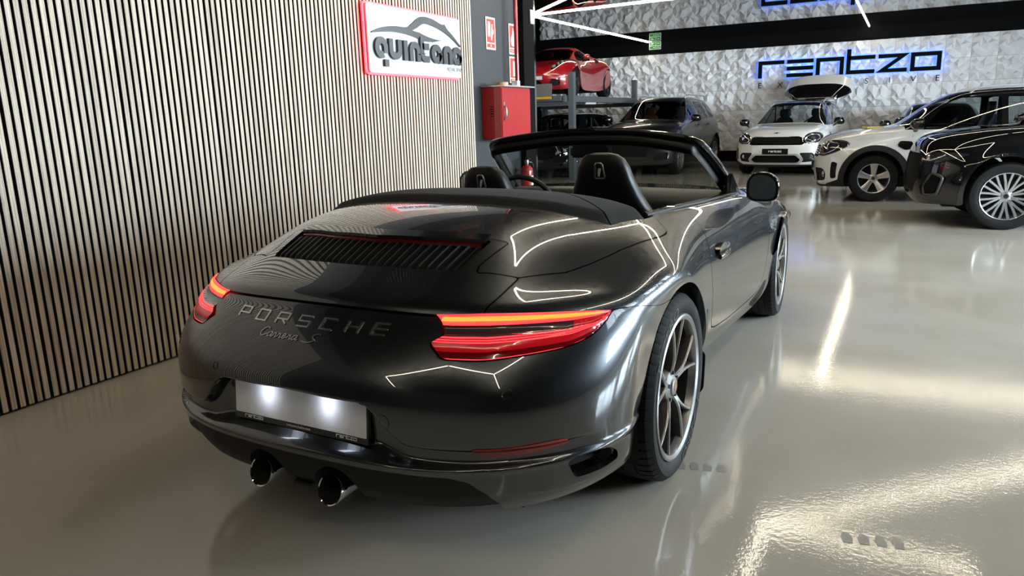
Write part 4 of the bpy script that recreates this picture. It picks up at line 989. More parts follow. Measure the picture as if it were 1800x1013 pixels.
def simple_wheel(parent,x,s,z,rt,wt,rr,yo,mt,n,style,turn=0.):
    hub=Matrix.Translation((x,s*(yo-wt/2),z))@Matrix.Rotation((0 if s>0 else math.pi)+turn,4,'Z'); h=wt/2
    rim=[(rr+.001,h-.02),(rr-.004,h-.006),(rr-.012,h-.010),(rr-.018,h-.03),(rr-.03,0),(rr-.03,-h+.03)]
    W_=turned('wheel',rim,mt,parent,40); W_.matrix_local=hub
    turned('tyre',[(rr-.002,-h+.02),(rr+.02,-h),(rt-.02,-h+.01),(rt,-h+.04),(rt,h-.04),(rt-.02,h-.01),(rr+.03,h),(rr-.002,h-.014)],RUBBER,W_,48)
    V,F=lathe([(0,h-.11),(rr-.028,h-.11)],32); poly('wheel_back',V,F,VOID,W_)
    base={}
    def spk(key,fn,ang):
        if key not in base: o=fn(); base[key]=o.data
        else: o=bpy.data.objects.new('spoke',base[key]); COL.objects.link(o); o.parent=W_
        o.rotation_euler=(0,ang,0)
    def bar(w0,w1,da0,da1,r0=.05,dp=.03):
        def f():
            rings=[]
            for r,w,da,yf in ((r0,w0,da0,h-.045),((r0+rr)/2,(w0+w1)/2,(da0+da1)/2,h-.03),(rr-.012,w1,da1,h-.018)):
                a=math.radians(da)+math.pi/2; e=np.array([math.cos(a),0,math.sin(a)]); t=np.array([-math.sin(a),0,math.cos(a)]); y=np.array([0,1.,0]); c=e*r
                rings.append([c+t*w*.35+y*yf,c+t*w*.5+y*(yf-.005),c+t*w*.5+y*(yf-dp),c-t*w*.5+y*(yf-dp),c-t*w*.5+y*(yf-.005),c-t*w*.35+y*yf])
            return loft('spoke',rings,mt,W_,sharp=.5)
        return f
    for k in range(n):
        a=-2*math.pi*k/n
        if style=='wide': spk(0,bar(.055,.105,0,0),a)
        elif style=='fan':
            for q,(d0,d1) in enumerate(((-4,-9.5),(4,9.5))): spk(q,bar(.022,.026,d0,d1),a)
        else: spk(0,bar(.03,.022,0,0),a); 
    turned('hub_cap',[(0,h-.035),(.03,h-.036),(.036,h-.045),(.065,h-.052),(.07,h-.09)],mt,W_,24)
    turned('hub_badge',[(0,h-.0335),(.024,h-.0338),(.026,h-.037)],GLOSSB,W_,16)
    return W_
def greenhouse(c,m,name_side='side_window',glass=None,side_polys=(),ws=None):
    """cut the windscreen and side glass out of the skin; returns the remaining skin"""
    out=m
    if ws is not None:
        f=ws(out); g,out=region(out,f,.0012); o=part('windscreen',g,glass,c)
    for P in side_polys:
        for s in (1,-1):
            f=np.where(s*out.V[:,1]>.3,sdf(sidexz(out),P),1.); g,out=region(out,f,.0012); part(name_side,g,glass,c)
    return out
def ws_uv(u0,u1,v1):
    P=rnd([(-v1,u0),(v1,u0),(v1*.93,u1),(-v1*.93,u1)],[.35,.35,.3,.3])
    return lambda m: sdf(np.stack([m.A[:,1],m.A[:,0]],1),P)*.15
def mirror_body(c,x,y,z,s,mt,sc=1.):
    rings=[]
    for dx,k in ((-.05,.9),(-.045,1.0),(.0,1.0),(.05,.9),(.085,.6),(.10,.25)):
        rings.append([(x+dx*sc,y+s*.10*sc*k*np.sign(math.cos(a))*abs(math.cos(a))**.7,z+.075*sc*k*np.sign(math.sin(a))*abs(math.sin(a))**.7) for a in np.linspace(0,2*math.pi,20,endpoint=False)])
    o=loft('door_mirror',rings,mt,c)
    loft('mirror_foot',[[(x+.02+.03*math.cos(a),y-s*.11*sc,z-.10+.015*math.sin(a)) for a in np.linspace(0,2*math.pi,8,endpoint=False)],[(x+.02+.03*math.cos(a),y-s*.03*sc,z-.05+.02*math.sin(a)) for a in np.linspace(0,2*math.pi,8,endpoint=False)]],GLOSSB,o)
    return o
def cabin_inside(c,m,seatmat,belt,x0,x1,yw,roofz):
    box('cabin_floor',(x1-1.9,x0+.25),(-yw*.95,yw*.95),(.28,.36),VOID,c)
    loft('dashboard',[[(x0+.10,y,belt-.12),(x0+.12,y,belt+.02),(x0-.10,y,belt+.03),(x0-.28,y,belt-.02),(x0-.30,y,belt-.2),(x0,y,belt-.25)] for y in np.linspace(yw*.85,-yw*.85,5)],LEATHER,c)
    for y in (yw*.45,-yw*.45):
        xs=x0-.95
        st=loft('seat_backrest',[[(xs-.30*(z-.6)+(.06 if math.sin(a)>0 else .06)*np.sign(math.sin(a))*abs(math.sin(a))**.6,y+w*np.sign(math.cos(a))*abs(math.cos(a))**.6,z) for a in np.linspace(0,2*math.pi,16,endpoint=False)] for z,w in ((.5,.23),(.8,.24),(belt+.05,.21),(belt+.14,.17),(belt+.19,.10))],seatmat,c)
        hz=belt+.28; loft('head_restraint',[[(xs-.30*(hz-.6)+.05*math.sin(a),y+w*np.sign(math.cos(a))*abs(math.cos(a))**.6,hz+dz) for a in np.linspace(0,2*math.pi,14,endpoint=False)] for dz,w in ((-.09,.10),(-.05,.13),(.05,.125),(.09,.09))],seatmat,st)
    sw=[(x0-.50-.09*math.sin(a),yw*.45+.18*math.cos(a),belt-.02+.16*math.sin(a)) for a in np.linspace(0,2*math.pi,24,endpoint=False)]
    tube('steering_wheel',sw,.014,LEATHER,c,8,True)
    box('rear_bench',(x1-1.35,x1-1.15),(-yw*.8,yw*.8),(.45,belt+.02),seatmat,c,.05)

# ---- white hatchback, built once with its tailgate shut or open
SIDEWIN=[rnd([(-.60,1.03),(-1.52,1.045),(-1.52,1.435),(-1.07,1.43),(-.86,1.345)],[.03,.03,.05,.08,.08]),
         rnd([(-1.60,1.045),(-2.30,1.06),(-2.30,1.425),(-1.60,1.437)],.05),rnd([(-2.38,1.062),(-2.86,1.09),(-2.96,1.36),(-2.38,1.42)],.05)]
def white_hatch(loc,rotz,open_gate,label,turn=0.):
    c=empty('hatchback_car',loc,rotz,label,'car')
    m=car_pieces(hatch_net(),8,9)
    m=greenhouse(c,m,'side_window',TINTW,SIDEWIN,ws_uv(9.75,12.75,2.86))
    # gloss black roof and pillars
    fr=np.where(m.V[:,2]>1.0,1.,0.)
    zl=np.interp(m.V[:,0],[-3.4,-.9,-.3,.9],[1.035,1.005,1.01,9]); 
    roof=clip(m,np.where(m.V[:,0]<-.36,zl-m.V[:,2],1.)); rest=clip(m,np.where(m.V[:,0]<-.36,-(zl-m.V[:,2]),-1.))
    gate=clip(roof,roof.V[:,0]+3.08)
    roof2=clip(roof,-(roof.V[:,0]+3.075))
    part('roof',roof2,BLACKP,c)
    gl=clip(rest,np.where((rest.V[:,2]>.66),rest.V[:,0]+3.15,1.)); rest=clip(rest,np.where((rest.V[:,2]>.66),-(rest.V[:,0]+3.145),-1.))
    if open_gate:
        g=empty('tailgate',(-3.02,0,1.50)); g.parent=c; g.rotation_euler=(0,math.radians(111),0)
        for q,mt,nm in ((gate,BLACKP,'tailgate_window'),(gl,WHITEP,'tailgate_skin')):
            q.V=q.V-np.array([-3.02,0,1.50]); part(nm,lip(q,.03),mt,g)
        q=Msh(np.concatenate([gate.V,gl.V]),np.concatenate([gate.F,gl.F+len(gate.V)]),np.concatenate([gate.N,gl.N])); q.V=q.V-q.N*.035; part('tailgate_lining',q,PLASTIC,g)
        box('tailgate_strut',(-.03,-.01),(.50,.52),(-.5,0),GLOSSB,g)
    else:
        part('tailgate_window',gate,BLACKP,c); part('tailgate',gl,WHITEP,c)
    # black arch cladding, sills and lower lip
    def arch_d(q):
        d=np.minimum(np.hypot(q.V[:,0],q.V[:,2]-.335),np.hypot(q.V[:,0]+WB,q.V[:,2]-.335))-.47
        low=q.V[:,2]-np.interp(q.V[:,0],[-3.5,-3.1,-.45,.45,.62,.9],[.36,.33,.33,.33,.25,.24])
        return np.minimum(np.where(np.abs(q.V[:,1])>.55,d,1.),np.where(q.V[:,0]<.62,low,q.V[:,2]-.232))
    clad,rest=region(rest,arch_d(rest),.001); clad.V+=clad.N*.008; part('arch_cladding',lip(clad,.03),PLASTIC,c)
    isf=lambda q:q.V[:,0]>.25
    # front openings in the face: (|y|, z) outlines
    GRI=rnd([(-.52,.635),(.52,.635),(.60,.70),(.47,.80),(-.47,.80),(-.60,.70)],.06)
    LOW=rnd([(-.43,.275),(.43,.275),(.50,.335),(.40,.425),(-.40,.425),(-.50,.335)],.03)
    LOWO=rnd([(-.47,.235),(.47,.235),(.56,.335),(.45,.455),(-.45,.455),(-.56,.335)],.03)
    FOG=rnd([(.50,.28),(.74,.30),(.765,.40),(.72,.475),(.47,.475),(.565,.335)],.04)
    SLOT=rnd([(.81,.33),(.855,.34),(.865,.56),(.82,.58)],.02)
    yz=lambda q: np.stack([q.V[:,1],q.V[:,2]],1)
    def cutf(q,f,eps=.0015): return clip(q,np.where(isf(q),f+eps,1.)),clip(q,np.where(isf(q),-(f-eps),-1.))
    gri,rest=cutf(rest,sdf(yz(rest),GRI)); gri.V-=gri.N*.03; part('grille',lip(gri,-.03),PLASTIC,c)
    for k in range(4): tube('grille_bar',[(.775-.16*(abs(y)/.6)**2.2*.5-.008*k,y,.665+.034*k) for y in np.linspace(-.53+.02*k,.53-.02*k,15)],.007,GLOSSB,c,6)
    P=[(y,z) for y,z in GRI]; tube('grille_surround',[(.80-.20*(abs(y)/.62)**2.5*.55-(z-.6)*.16,y,z) for y,z in P],.010,CHROME if False else GLOSSB,c,6,True)
    lw_,rest=cutf(rest,sdf(yz(rest),LOW)); lw_.V-=lw_.N*.03; part('lower_grille',lip(lw_,-.03),PLASTIC,c)
    fr_,rest=cutf(rest,sdf(yz(rest),LOWO)); fr_.V+=fr_.N*.012; part('lower_grille_frame',lip(fr_,.02),mat('satin_silver_trim',(.55,.55,.55),.35,.6),c)
    for s in (1,-1):
        for P,nm,mt,dp in ((FOG,'fog_lamp_pocket',PLASTIC,.02),(SLOT,'air_curtain',VOID,.02)):
            Q=P*[s,1]; a_,rest=cutf(rest,np.where(s*rest.V[:,1]>0,sdf(yz(rest),Q),1.)); a_.V-=a_.N*dp; part(nm,lip(a_,-dp),mt,c)
        turned('fog_lamp',[(0,.02),(.045,.016),(.055,.0),(.062,-.01)],mat('fog_lamp_glass',(.3,.3,.32),.1,.5,1),c,20,'x',(.665,s*.66,.395))
        # head lamp: a rounded shield leaning back round the corner
        HL=rnd([(.50,.70),(.60,.655),(.74,.655),(.84,.72),(.855,.80),(.80,.87),(.68,.885),(.56,.84)],.07)
        Q=HL*[s,1]; h_,rest=cutf(rest,np.where(s*rest.V[:,1]>0,sdf(yz(rest),Q),1.))
        H=part('head_lamp',h_,LAMPGL,c); 
        ringv=[q for q in HL]; cen=np.array([.685,.768])
        def hx(y,z):
            k=np.argmin((np.abs(h_.V[:,1])-abs(y))**2+(h_.V[:,2]-z)**2); return h_.V[k,0]
        tube('head_lamp_ring',[(hx(*(cen+(q-cen)*.72))+.006,s*(cen+(q-cen)*.72)[0],(cen+(q-cen)*.72)[1]) for q in ringv[::2]],.008,LAMPW,H,6,True)
        tube('head_lamp_trim',[(hx(*(cen+(q-cen)*.985))+.004,s*(cen+(q-cen)*.985)[0],(cen+(q-cen)*.985)[1]) for q in ringv[::2]],.009,CHROME,H,6,True)
        boxes('head_lamp_reflector',[(hx(.69,.77)-.004,hx(.69,.77)+.008,s*.69-.05,s*.69+.05,.735,.80)],LAMPW,H,.01)
        # front wing scuttle
        SC_=rnd([(-.30,.86),(-.46,.85),(-.49,.76),(-.38,.73),(-.27,.79)],.03)
        a_,rest=region(rest,np.where(s*rest.V[:,1]>.5,sdf(sidexz(rest),SC_),1.),.001); a_.V+=a_.N*.006; part('wing_vent',lip(a_,.015),GLOSSB,c)
        mirror_body(c,-.50,s*1.0,1.09,s,GLOSSB,1.05)
        tube('roof_rail',spl([(-1.15,s*.555,1.49),(-1.3,s*.56,1.56),(-2.0,s*.555,1.575),(-2.75,s*.545,1.55),(-2.88,s*.54,1.47)],24),.014,mat('satin_silver_trim',(.55,.55,.55),.35,.6),c,8)
        for xs in (-1.545,-2.335): slab('door_pillar',[(xs-.05,1.03),(xs+.05,1.03),(xs+.05,1.45),(xs-.05,1.45)],((0,s*.70,0),(1,0,0),(0,0,1),(0,s,0)),-.16,-.13,GLOSSB,c)
        slab('door_handle',rnd([(-1.42,.945),(-1.22,.945),(-1.22,.965),(-1.42,.965)],.008),((0,s*.868,0),(1,0,0),(0,0,1),(0,s,0)),-.02,.025,CHROME,c)
    # door shut lines
    for xd in (-.46,-1.56,-2.30):
        rest=clip(rest,np.where((np.abs(rest.V[:,1])>.6)&(rest.V[:,2]>.33)&(rest.V[:,2]<1.04),.003-np.abs(rest.V[:,0]-xd+.10*sstep(.7,.3,rest.V[:,2])*(1 if xd<-2 else 0)),-1.))
    # bonnet shut line
    bon=np.abs(rest.V[:,1])-np.interp(rest.V[:,0],[-.3,.35,.62,.75],[.80,.765,.60,.35])
    hood=clip(rest,np.where((rest.V[:,2]>.80)&(rest.V[:,0]>-.30),bon+.002,1.)); rest=clip(rest,np.where((rest.V[:,2]>.80)&(rest.V[:,0]>-.30),-(bon-.002),-1.))
    part('bonnet',lip(hood,.015),WHITEP,c); part('body_shell',lip(rest,.02),WHITEP,c)
    inn=clip(m,np.where(m.V[:,2]>1.02,1.,-1.)*.01); inn.V-=inn.N*.03; part('inner_shell',inn,VOID,c)
    # plate carrier with the dealer's name, wing badge on the bonnet
    pp=box('number_plate',(.80,.825),(-.26,.26),(.445,.565),GLOSSB,c,.004)
    st,wd=rentzo(.042,.26); k=.26/wd; pf=fr_place(((.8255,0,.49),(0,1,0),(0,0,1),(1,0,0))); V,F=strokes_vf(st,.009/k,lambda x,y,d: pf(-.13+x*k,y*k*1.2,d),0,.002); poly('plate_lettering',V,F,WHITEINK,pp)
    slab('bonnet_badge',[(-.065,.01),(-.02,.0),(0,-.012),(.02,0),(.065,.01),(.02,.014),(0,.02),(-.02,.014)],((.722,0,.875),(0,1,0),(-.35,0,.93),(.93,0,.35)),0,.008,GLOSSB,c)
    cabin_inside(c,m,LEATHER,1.0,-.45,-1.2,.78,1.5)
    for x in (0,-WB):
        for s in (1,-1): simple_wheel(c,x,s,.335,.335,.225,.215,.885,RIMSILVER,5,'wide',turn if x==0 else 0)
    box('underbody',(-3.2,.6),(-.66,.66),(.20,.27),VOID,c)
    return c
white_hatch((14.62,.92,0),math.radians(180-4),True,'white hatchback with black roof, tailgate raised, facing forward below the big wall lettering')
white_hatch((10.20,-.98,0),math.radians(97),False,'white hatchback seen from its side, partly behind the black car')

# ---- black crossover at the right edge of the view
def crossover(name,loc,rotz,label,paint,xs,ys,zs,wheel,glass,seatm,face,rails,du=6,dv=8,turn=0.):
    c=empty(name,loc,rotz,label,'car'); net=remap(hatch_net(.41,.36),xs,ys,zs)
    m=car_pieces(net,du,dv); X=lambda x: float(np.interp(x,*xs)); Z=lambda z: float(np.interp(z,*zs))
    wins=[np.array([(X(x),Z(z)) for x,z in P]) for P in SIDEWIN]
    m=greenhouse(c,m,'side_window',glass,wins,ws_uv(9.75,12.75,2.86))
    yz=lambda q: np.stack([q.V[:,1],q.V[:,2]],1); isf=lambda q:q.V[:,0]>.20
    def cutf(q,f,eps=.0015): return clip(q,np.where(isf(q),f+eps,1.)),clip(q,np.where(isf(q),-(f-eps),-1.))
    rest=m
    for nm,P,mt,dp,both in face:
        P=rnd(P,.02)
        for s in ((1,-1) if both else (1,)):
            Q=P*[s,1]; a_,rest=cutf(rest,np.where((s*rest.V[:,1]>0)|(not both),sdf(yz(rest),Q),1.)); a_.V-=a_.N*dp; part(nm,lip(a_,-dp if dp>0 else .01),mt,c)
    wbx=X(-WB)
    d=np.minimum(np.hypot(rest.V[:,0],rest.V[:,2]-.36),np.hypot(rest.V[:,0]-wbx,rest.V[:,2]-.36))-.455
    clad,rest=region(rest,np.where(np.abs(rest.V[:,1])>.55,d,1.),.0015); clad.V+=clad.N*.007
    for s in (1,-1):
        for g in (1,-1): part('arch_trim',lip(clip(clip(clad,-s*clad.V[:,1]),-g*(clip(clad,-s*clad.V[:,1]).V[:,0]-wbx/2)),.025),GLOSSB if paint is BLACKP else PLASTIC,c)
    for xd in (-.46,-1.56,-2.30):
        rest=clip(rest,np.where((np.abs(rest.V[:,1])>.55)&(rest.V[:,2]>.36)&(rest.V[:,2]<Z(1.02)),.003-np.abs(rest.V[:,0]-X(xd)),-1.))
    bon=np.abs(rest.V[:,1])-ys*np.interp(rest.V[:,0],[-.3,.35,.62,.78],[.80,.765,.62,.42])
    hood=clip(rest,np.where((rest.V[:,2]>Z(.80))&(rest.V[:,0]>X(-.30)),bon+.002,1.)); rest=clip(rest,np.where((rest.V[:,2]>Z(.80))&(rest.V[:,0]>X(-.30)),-(bon-.002),-1.))
    part('bonnet',lip(hood,.015),paint,c); part('body_shell',lip(rest,.02),paint,c)
    inn=clip(m,np.where(m.V[:,2]>Z(1.02),1.,-1.)*.01); inn.V-=inn.N*.03; part('inner_shell',inn,VOID,c)
    for s in (1,-1):
        mirror_body(c,X(-.52),s*ys*1.02,Z(1.08),s,GLOSSB,1.1)
        if rails: tube('roof_rail',spl([(X(-1.2),s*ys*.555,Z(1.485)),(X(-1.3),s*ys*.56,Z(1.56)),(X(-2.1),s*ys*.557,Z(1.58)),(X(-2.75),s*ys*.548,Z(1.555)),(X(-2.9),s*ys*.54,Z(1.45))],24),.017,rails,c,8)
        for xd in (-1.55,-2.34): slab('door_pillar',[(X(xd)-.05,Z(1.03)),(X(xd)+.05,Z(1.03)),(X(xd)+.05,Z(1.45)),(X(xd)-.05,Z(1.45))],((0,s*ys*.70,0),(1,0,0),(0,0,1),(0,s,0)),-.16,-.13,GLOSSB,c)
        for xd in (-1.32,-2.08): slab('door_handle',rnd([(X(xd)-.1,Z(.93)),(X(xd)+.1,Z(.93)),(X(xd)+.1,Z(.955)),(X(xd)-.1,Z(.955))],.008),((0,s*ys*.872,0),(1,0,0),(0,0,1),(0,s,0)),-.02,.022,paint,c)
    cabin_inside(c,m,seatm,Z(1.0),X(-.45),X(-1.2),ys*.78,Z(1.5))
    rt,rr,mt,n,style=wheel
    for x in (0,wbx):
        for s in (1,-1): simple_wheel(c,x,s,rt,rt,.24,rr,.90*ys-.012,mt,n,style,turn if x==0 else 0)
    box('underbody',(X(-3.2),.55),(-.66,.66),(.22,.29),VOID,c)
    return c
FACE_BLACK=[('grille',[(-.42,.36),(.42,.36),(.56,.56),(.50,.80),(-.50,.80),(-.56,.56)],VOID,.03,False),
            ('head_lamp',[(.52,.77),(.60,.71),(.74,.70),(.86,.755),(.885,.81),(.80,.825),(.62,.815)],LAMPGL,-.004,True),
            ('air_intake',[(.63,.34),(.80,.36),(.85,.56),(.72,.60),(.60,.44)],VOID,.03,True)]
xsB=([-3.6,-3.1,-2.3,-.45,.45,.9],[-3.62,-3.12,-2.32,-.45,.45,.98])
BK=crossover('crossover_car',(7.75,-2.36,0),math.radians(97),'black crossover with many-spoked silver wheels, nearest car at the right edge',BLACKP,xsB,1.015,([0,.2,.36,.9,1.05,1.56],[0,.24,.38,.96,1.10,1.60]),(.36,.255,RIMSILVER,10,'fan'),TINT,LEATHER,FACE_BLACK,mat('satin_silver_trim',(.55,.55,.55),.35,.6),8,9)
for s in (1,-1):
    tube('intake_frame',[(.80-.20*(abs(y)/.85)**4,s*y,z) for y,z in rnd([(.63,.345),(.80,.365),(.85,.56),(.72,.605),(.60,.44)],.03)],.016,mat('dark_grey_trim',(.07,.07,.072),.4,.3),BK,6,True)
    tube('head_lamp_light_guide',[(.83-.30*(max(0,y-.4)/.5)**2,s*y,z) for y,z in ((.60,.745),(.70,.735),(.80,.775),(.84,.80))],.009,LAMPW,BK,6)
    turned('head_lamp_lens',[(0,.02),(.03,.012),(.042,-.006)],LAMPW,BK,16,'x',(.735,s*.68,.765))
# ---- dark estate-like crossover in front of the far wall
FACE_DARK=[('grille',[(-.40,.42),(.40,.42),(.44,.85),(-.44,.85)],VOID,.03,False),('head_lamp',[(.50,.80),(.60,.74),(.84,.76),(.885,.84),(.70,.87)],LAMPGL,-.004,True),('air_intake',[(.55,.34),(.82,.36),(.84,.52),(.60,.50)],VOID,.03,True)]
xsX=([-3.6,-3.1,-2.3,-.45,.45,.9],[-3.86,-3.34,-2.57,-.55,.45,.92])
crossover('crossover_car',(14.15,3.98,0),math.radians(180-1.5),'dark grey crossover with tan seats and roof rails, left of the raised tailgate',DARKP,xsX,1.06,([0,.2,.36,.9,1.05,1.56],[0,.25,.39,1.02,1.20,1.77]),(.375,.26,RIM,5,'wide'),TINT,LEATHERT,FACE_DARK,mat('satin_silver_trim',(.55,.55,.55),.35,.6))
# ---- two lower dark cars
zsL=([0,.2,.36,.9,1.05,1.56],[0,.22,.36,.84,.97,1.44])
crossover('saloon_car',(14.4,-2.05,0),math.radians(180+3),'dark car facing forward, half hidden behind the side-on white hatchback',DARKP,xsX,1.0,zsL,(.335,.23,RIM,5,'wide'),TINT,LEATHER,FACE_DARK,None,5,6)
crossover('saloon_car',(13.0,5.95,0),math.radians(180+2),'black car parked under the red sports car lift',BLACKP,xsX,1.02,zsL,(.34,.24,RIM,5,'wide'),TINTW,LEATHER,FACE_DARK,None,5,6)
# ---------------------------------------------------------------- red sports car on the lift
def coupe_net():
    r=.345; fa=lambda a,y: fan(0,.325,r,a,y); ra=lambda a,y: fan(-2.38,.33,.36,a,y)
    return [
 [(.72,0,.14),(.70,.30,.14),(.62,.52,.14),(.55,.68,.14),(.48,.77,.15),(.42,.82,.16),(.38,.85,.16),fa(-18,.86)],
 [(.80,0,.24),(.77,.30,.24),(.70,.52,.24),(.62,.68,.24),(.53,.78,.25),(.45,.835,.26),(.39,.865,.27),fa(-4,.875)],
 [(.83,0,.36),(.80,.30,.36),(.73,.52,.37),(.65,.68,.38),(.55,.785,.39),(.45,.845,.40),(.38,.875,.41),fa(18,.88)],
 [(.80,0,.46),(.77,.30,.465),(.70,.52,.49),(.61,.68,.52),(.51,.79,.53),(.41,.85,.52),(.33,.878,.50),fa(40,.885)],
 [(.70,0,.54),(.67,.30,.55),(.60,.50,.59),(.51,.66,.64),(.41,.785,.64),(.30,.85,.61),(.23,.88,.57),fa(60,.888)],
 [(.50,0,.62),(.48,.30,.635),(.42,.48,.68),(.35,.64,.735),(.26,.78,.725),(.17,.85,.685),(.11,.88,.63),fa(78,.89)],
 [(.22,0,.70),(.21,.30,.71),(.18,.46,.745),(.13,.62,.79),(.07,.77,.775),(.01,.85,.725),(-.02,.88,.665),fa(98,.89)],
 [(-.08,0,.765),(-.09,.30,.77),(-.11,.46,.79),(-.14,.60,.815),(-.17,.755,.79),(-.18,.845,.735),(-.19,.875,.63),fa(122,.887)],
 [(-.28,0,.82),(-.29,.30,.82),(-.32,.48,.815),(-.36,.60,.815),(-.36,.735,.785),(-.34,.835,.72),(-.33,.865,.54),fa(150,.88)],
 [(-.48,0,.91),(-.49,.30,.905),(-.53,.47,.885),(-.57,.575,.86),(-.55,.725,.785),(-.52,.825,.70),(-.48,.855,.42),fa(185,.87)],
 [(-.75,0,1.03),(-.76,.28,1.025),(-.80,.44,1.005),(-.84,.53,.97),(-.80,.72,.79),(-.77,.82,.68),(-.70,.85,.40),(-.50,.85,.15)],
 [(-1.02,0,1.13),(-1.03,.27,1.125),(-1.06,.41,1.105),(-1.09,.49,1.065),(-1.05,.72,.80),(-1.02,.815,.66),(-.98,.85,.38),(-.9,.85,.14)],
 [(-1.30,0,1.18),(-1.30,.26,1.175),(-1.31,.39,1.155),(-1.33,.465,1.115),(-1.32,.725,.82),(-1.3,.82,.66),(-1.3,.855,.38),(-1.3,.85,.14)],
 [(-1.60,0,1.175),(-1.60,.25,1.17),(-1.60,.37,1.15),(-1.60,.445,1.11),(-1.62,.735,.85),(-1.64,.84,.71),(-1.68,.87,.42),(-1.72,.86,.14)],
 [(-1.90,0,1.13),(-1.90,.24,1.125),(-1.90,.35,1.10),(-1.90,.44,1.06),(-1.93,.75,.90),(-1.96,.86,.79),(-1.98,.895,.55),ra(192,.885)],
 [(-2.15,0,1.06),(-2.15,.24,1.055),(-2.15,.36,1.03),(-2.15,.47,.995),(-2.17,.76,.925),(-2.18,.875,.83),(-2.18,.91,.70),ra(125,.905)],
 [(-2.40,0,.98),(-2.40,.24,.975),(-2.40,.38,.96),(-2.40,.52,.945),(-2.40,.765,.92),(-2.40,.88,.83),(-2.40,.915,.74),ra(90,.91)],
 [(-2.65,0,.92),(-2.65,.24,.92),(-2.65,.40,.915),(-2.65,.56,.905),(-2.63,.765,.88),(-2.60,.87,.79),(-2.58,.905,.69),ra(58,.905)],
 [(-2.88,0,.87),(-2.87,.24,.87),(-2.85,.42,.86),(-2.82,.58,.85),(-2.78,.75,.81),(-2.73,.845,.72),(-2.70,.88,.58),ra(25,.89)],
 [(-3.00,0,.70),(-2.99,.24,.70),(-2.96,.42,.70),(-2.92,.58,.69),(-2.86,.73,.66),(-2.79,.82,.58),(-2.74,.86,.45),ra(2,.875)],
 [(-3.02,0,.45),(-3.01,.24,.45),(-2.98,.42,.45),(-2.94,.58,.44),(-2.88,.72,.42),(-2.80,.80,.38),(-2.74,.84,.32),ra(-14,.86)],
 [(-2.98,0,.22),(-2.97,.24,.22),(-2.94,.42,.22),(-2.90,.56,.22),(-2.84,.68,.21),(-2.78,.76,.20),(-2.74,.80,.19),ra(-24,.83)],
 ]
def red_coupe(loc,rotz):
    c=empty('coupe_car',loc,rotz,'small red mid-engined coupe parked up on the car lift','car'); m=skin(coupe_net(),6,8)
    W1=ws_uv(7.7,10.9,2.8); g,m2=region(m,W1(m),.0012); part('windscreen',g,TINT,c)
    SW=rnd([(-.62,.80),(-1.45,.835),(-1.62,.90),(-1.45,1.08),(-1.15,1.065),(-.90,.985)],.05)
    for s in (1,-1):
        f=np.where(s*m2.V[:,1]>.3,sdf(sidexz(m2),SW),1.); g,m2=region(m2,f,.0012); part('side_window',g,TINT,c)
        IN=rnd([(-1.70,.79),(-1.92,.82),(-1.97,.92),(-1.80,.90)],.03)
        f=np.where(s*m2.V[:,1]>.5,sdf(sidexz(m2),IN),1.); g,m2=region(m2,f,.0012); g.V-=g.N*.03; part('side_intake',lip(g,-.03),VOID,c)
        yzf=np.stack([s*m2.V[:,1],m2.V[:,2]],1)
        HL=rnd([(.47,.585),(.56,.56),(.70,.66),(.74,.745),(.62,.725)],.04)
        f=np.where((m2.V[:,0]>-.1)&(s*m2.V[:,1]>0),sdf(yzf,HL),1.); g,m2=region(m2,f,.0012); H=part('head_lamp',g,GLOSSB,c)
        for y,x,z in ((.55,.50,.635),(.61,.42,.675),(.67,.33,.725),(.53,.545,.605)): turned('head_lamp_lens',[(0,.022),(.024,.018),(.036,.0),(.034,-.01)],LAMPW,H,14,'x',(x,s*y,z))
        AI=rnd([(.50,.22),(.70,.23),(.72,.33),(.55,.37)],.03); yzf=np.stack([s*m2.V[:,1],m2.V[:,2]],1)
        f=np.where((m2.V[:,0]>.2)&(s*m2.V[:,1]>0),sdf(yzf,AI),1.); g,m2=region(m2,f,.0012); g.V-=g.N*.02; part('air_intake',lip(g,-.02),VOID,c)
        mirror_body(c,-.66,s*.90,.88,s,REDP,.72)
        for x,z,r,rr,w in ((0,.32,.32,.225,.21),(-2.38,.33,.33,.24,.24)): simple_wheel(c,x,s,z,r,w,rr,.875 if x==0 else .90,mat('dark_wheel',(.035,.035,.037),.4,.5),5,'wide')
    GR=rnd([(-.42,.20),(.42,.20),(.30,.335),(-.30,.335)],.03); yzf=np.stack([m2.V[:,1],m2.V[:,2]],1)
    g,m2=region(m2,np.where(m2.V[:,0]>.3,sdf(yzf,GR),1.),.0012); g.V-=g.N*.03; part('grille',lip(g,-.03),VOID,c)
    pl=box('number_plate',(.815,.828),(-.02,.40),(.345,.425),GLOSSB,c,.003); box('plate_face',(.828,.830),(-.015,.395),(.350,.42),PLATEW,pl)
    for xd in (-.55,-1.62): m2=clip(m2,np.where((np.abs(m2.V[:,1])>.55)&(m2.V[:,2]>.25)&(m2.V[:,2]<.82),.003-np.abs(m2.V[:,0]-xd),-1.))
    bon=np.abs(m2.V[:,1])-np.interp(m2.V[:,0],[-.2,.4,.75],[.50,.42,.25]); f=np.where((m2.V[:,2]>.42)&(m2.V[:,0]>-.12),bon,9.); hood=clip(m2,f+.002); m2=clip(m2,-(f-.002))
    part('bonnet',lip(hood,.012),REDP,c); part('body_shell',lip(m2,.02),REDP,c)
    inn=clip(m,np.where(m.V[:,2]>.80,1.,-1.)*.01); inn.V-=inn.N*.03; part('inner_shell',inn,VOID,c)
    cabin_inside(c,m,mat('red_leather',(.25,.01,.01),.5),.78,-.35,-1.0,.66,1.1); box('underbody',(-2.8,.5),(-.6,.6),(.15,.2),VOID,c)
PZ=1.775
red_coupe((13.0,6.0,PZ),math.radians(180+4.5))
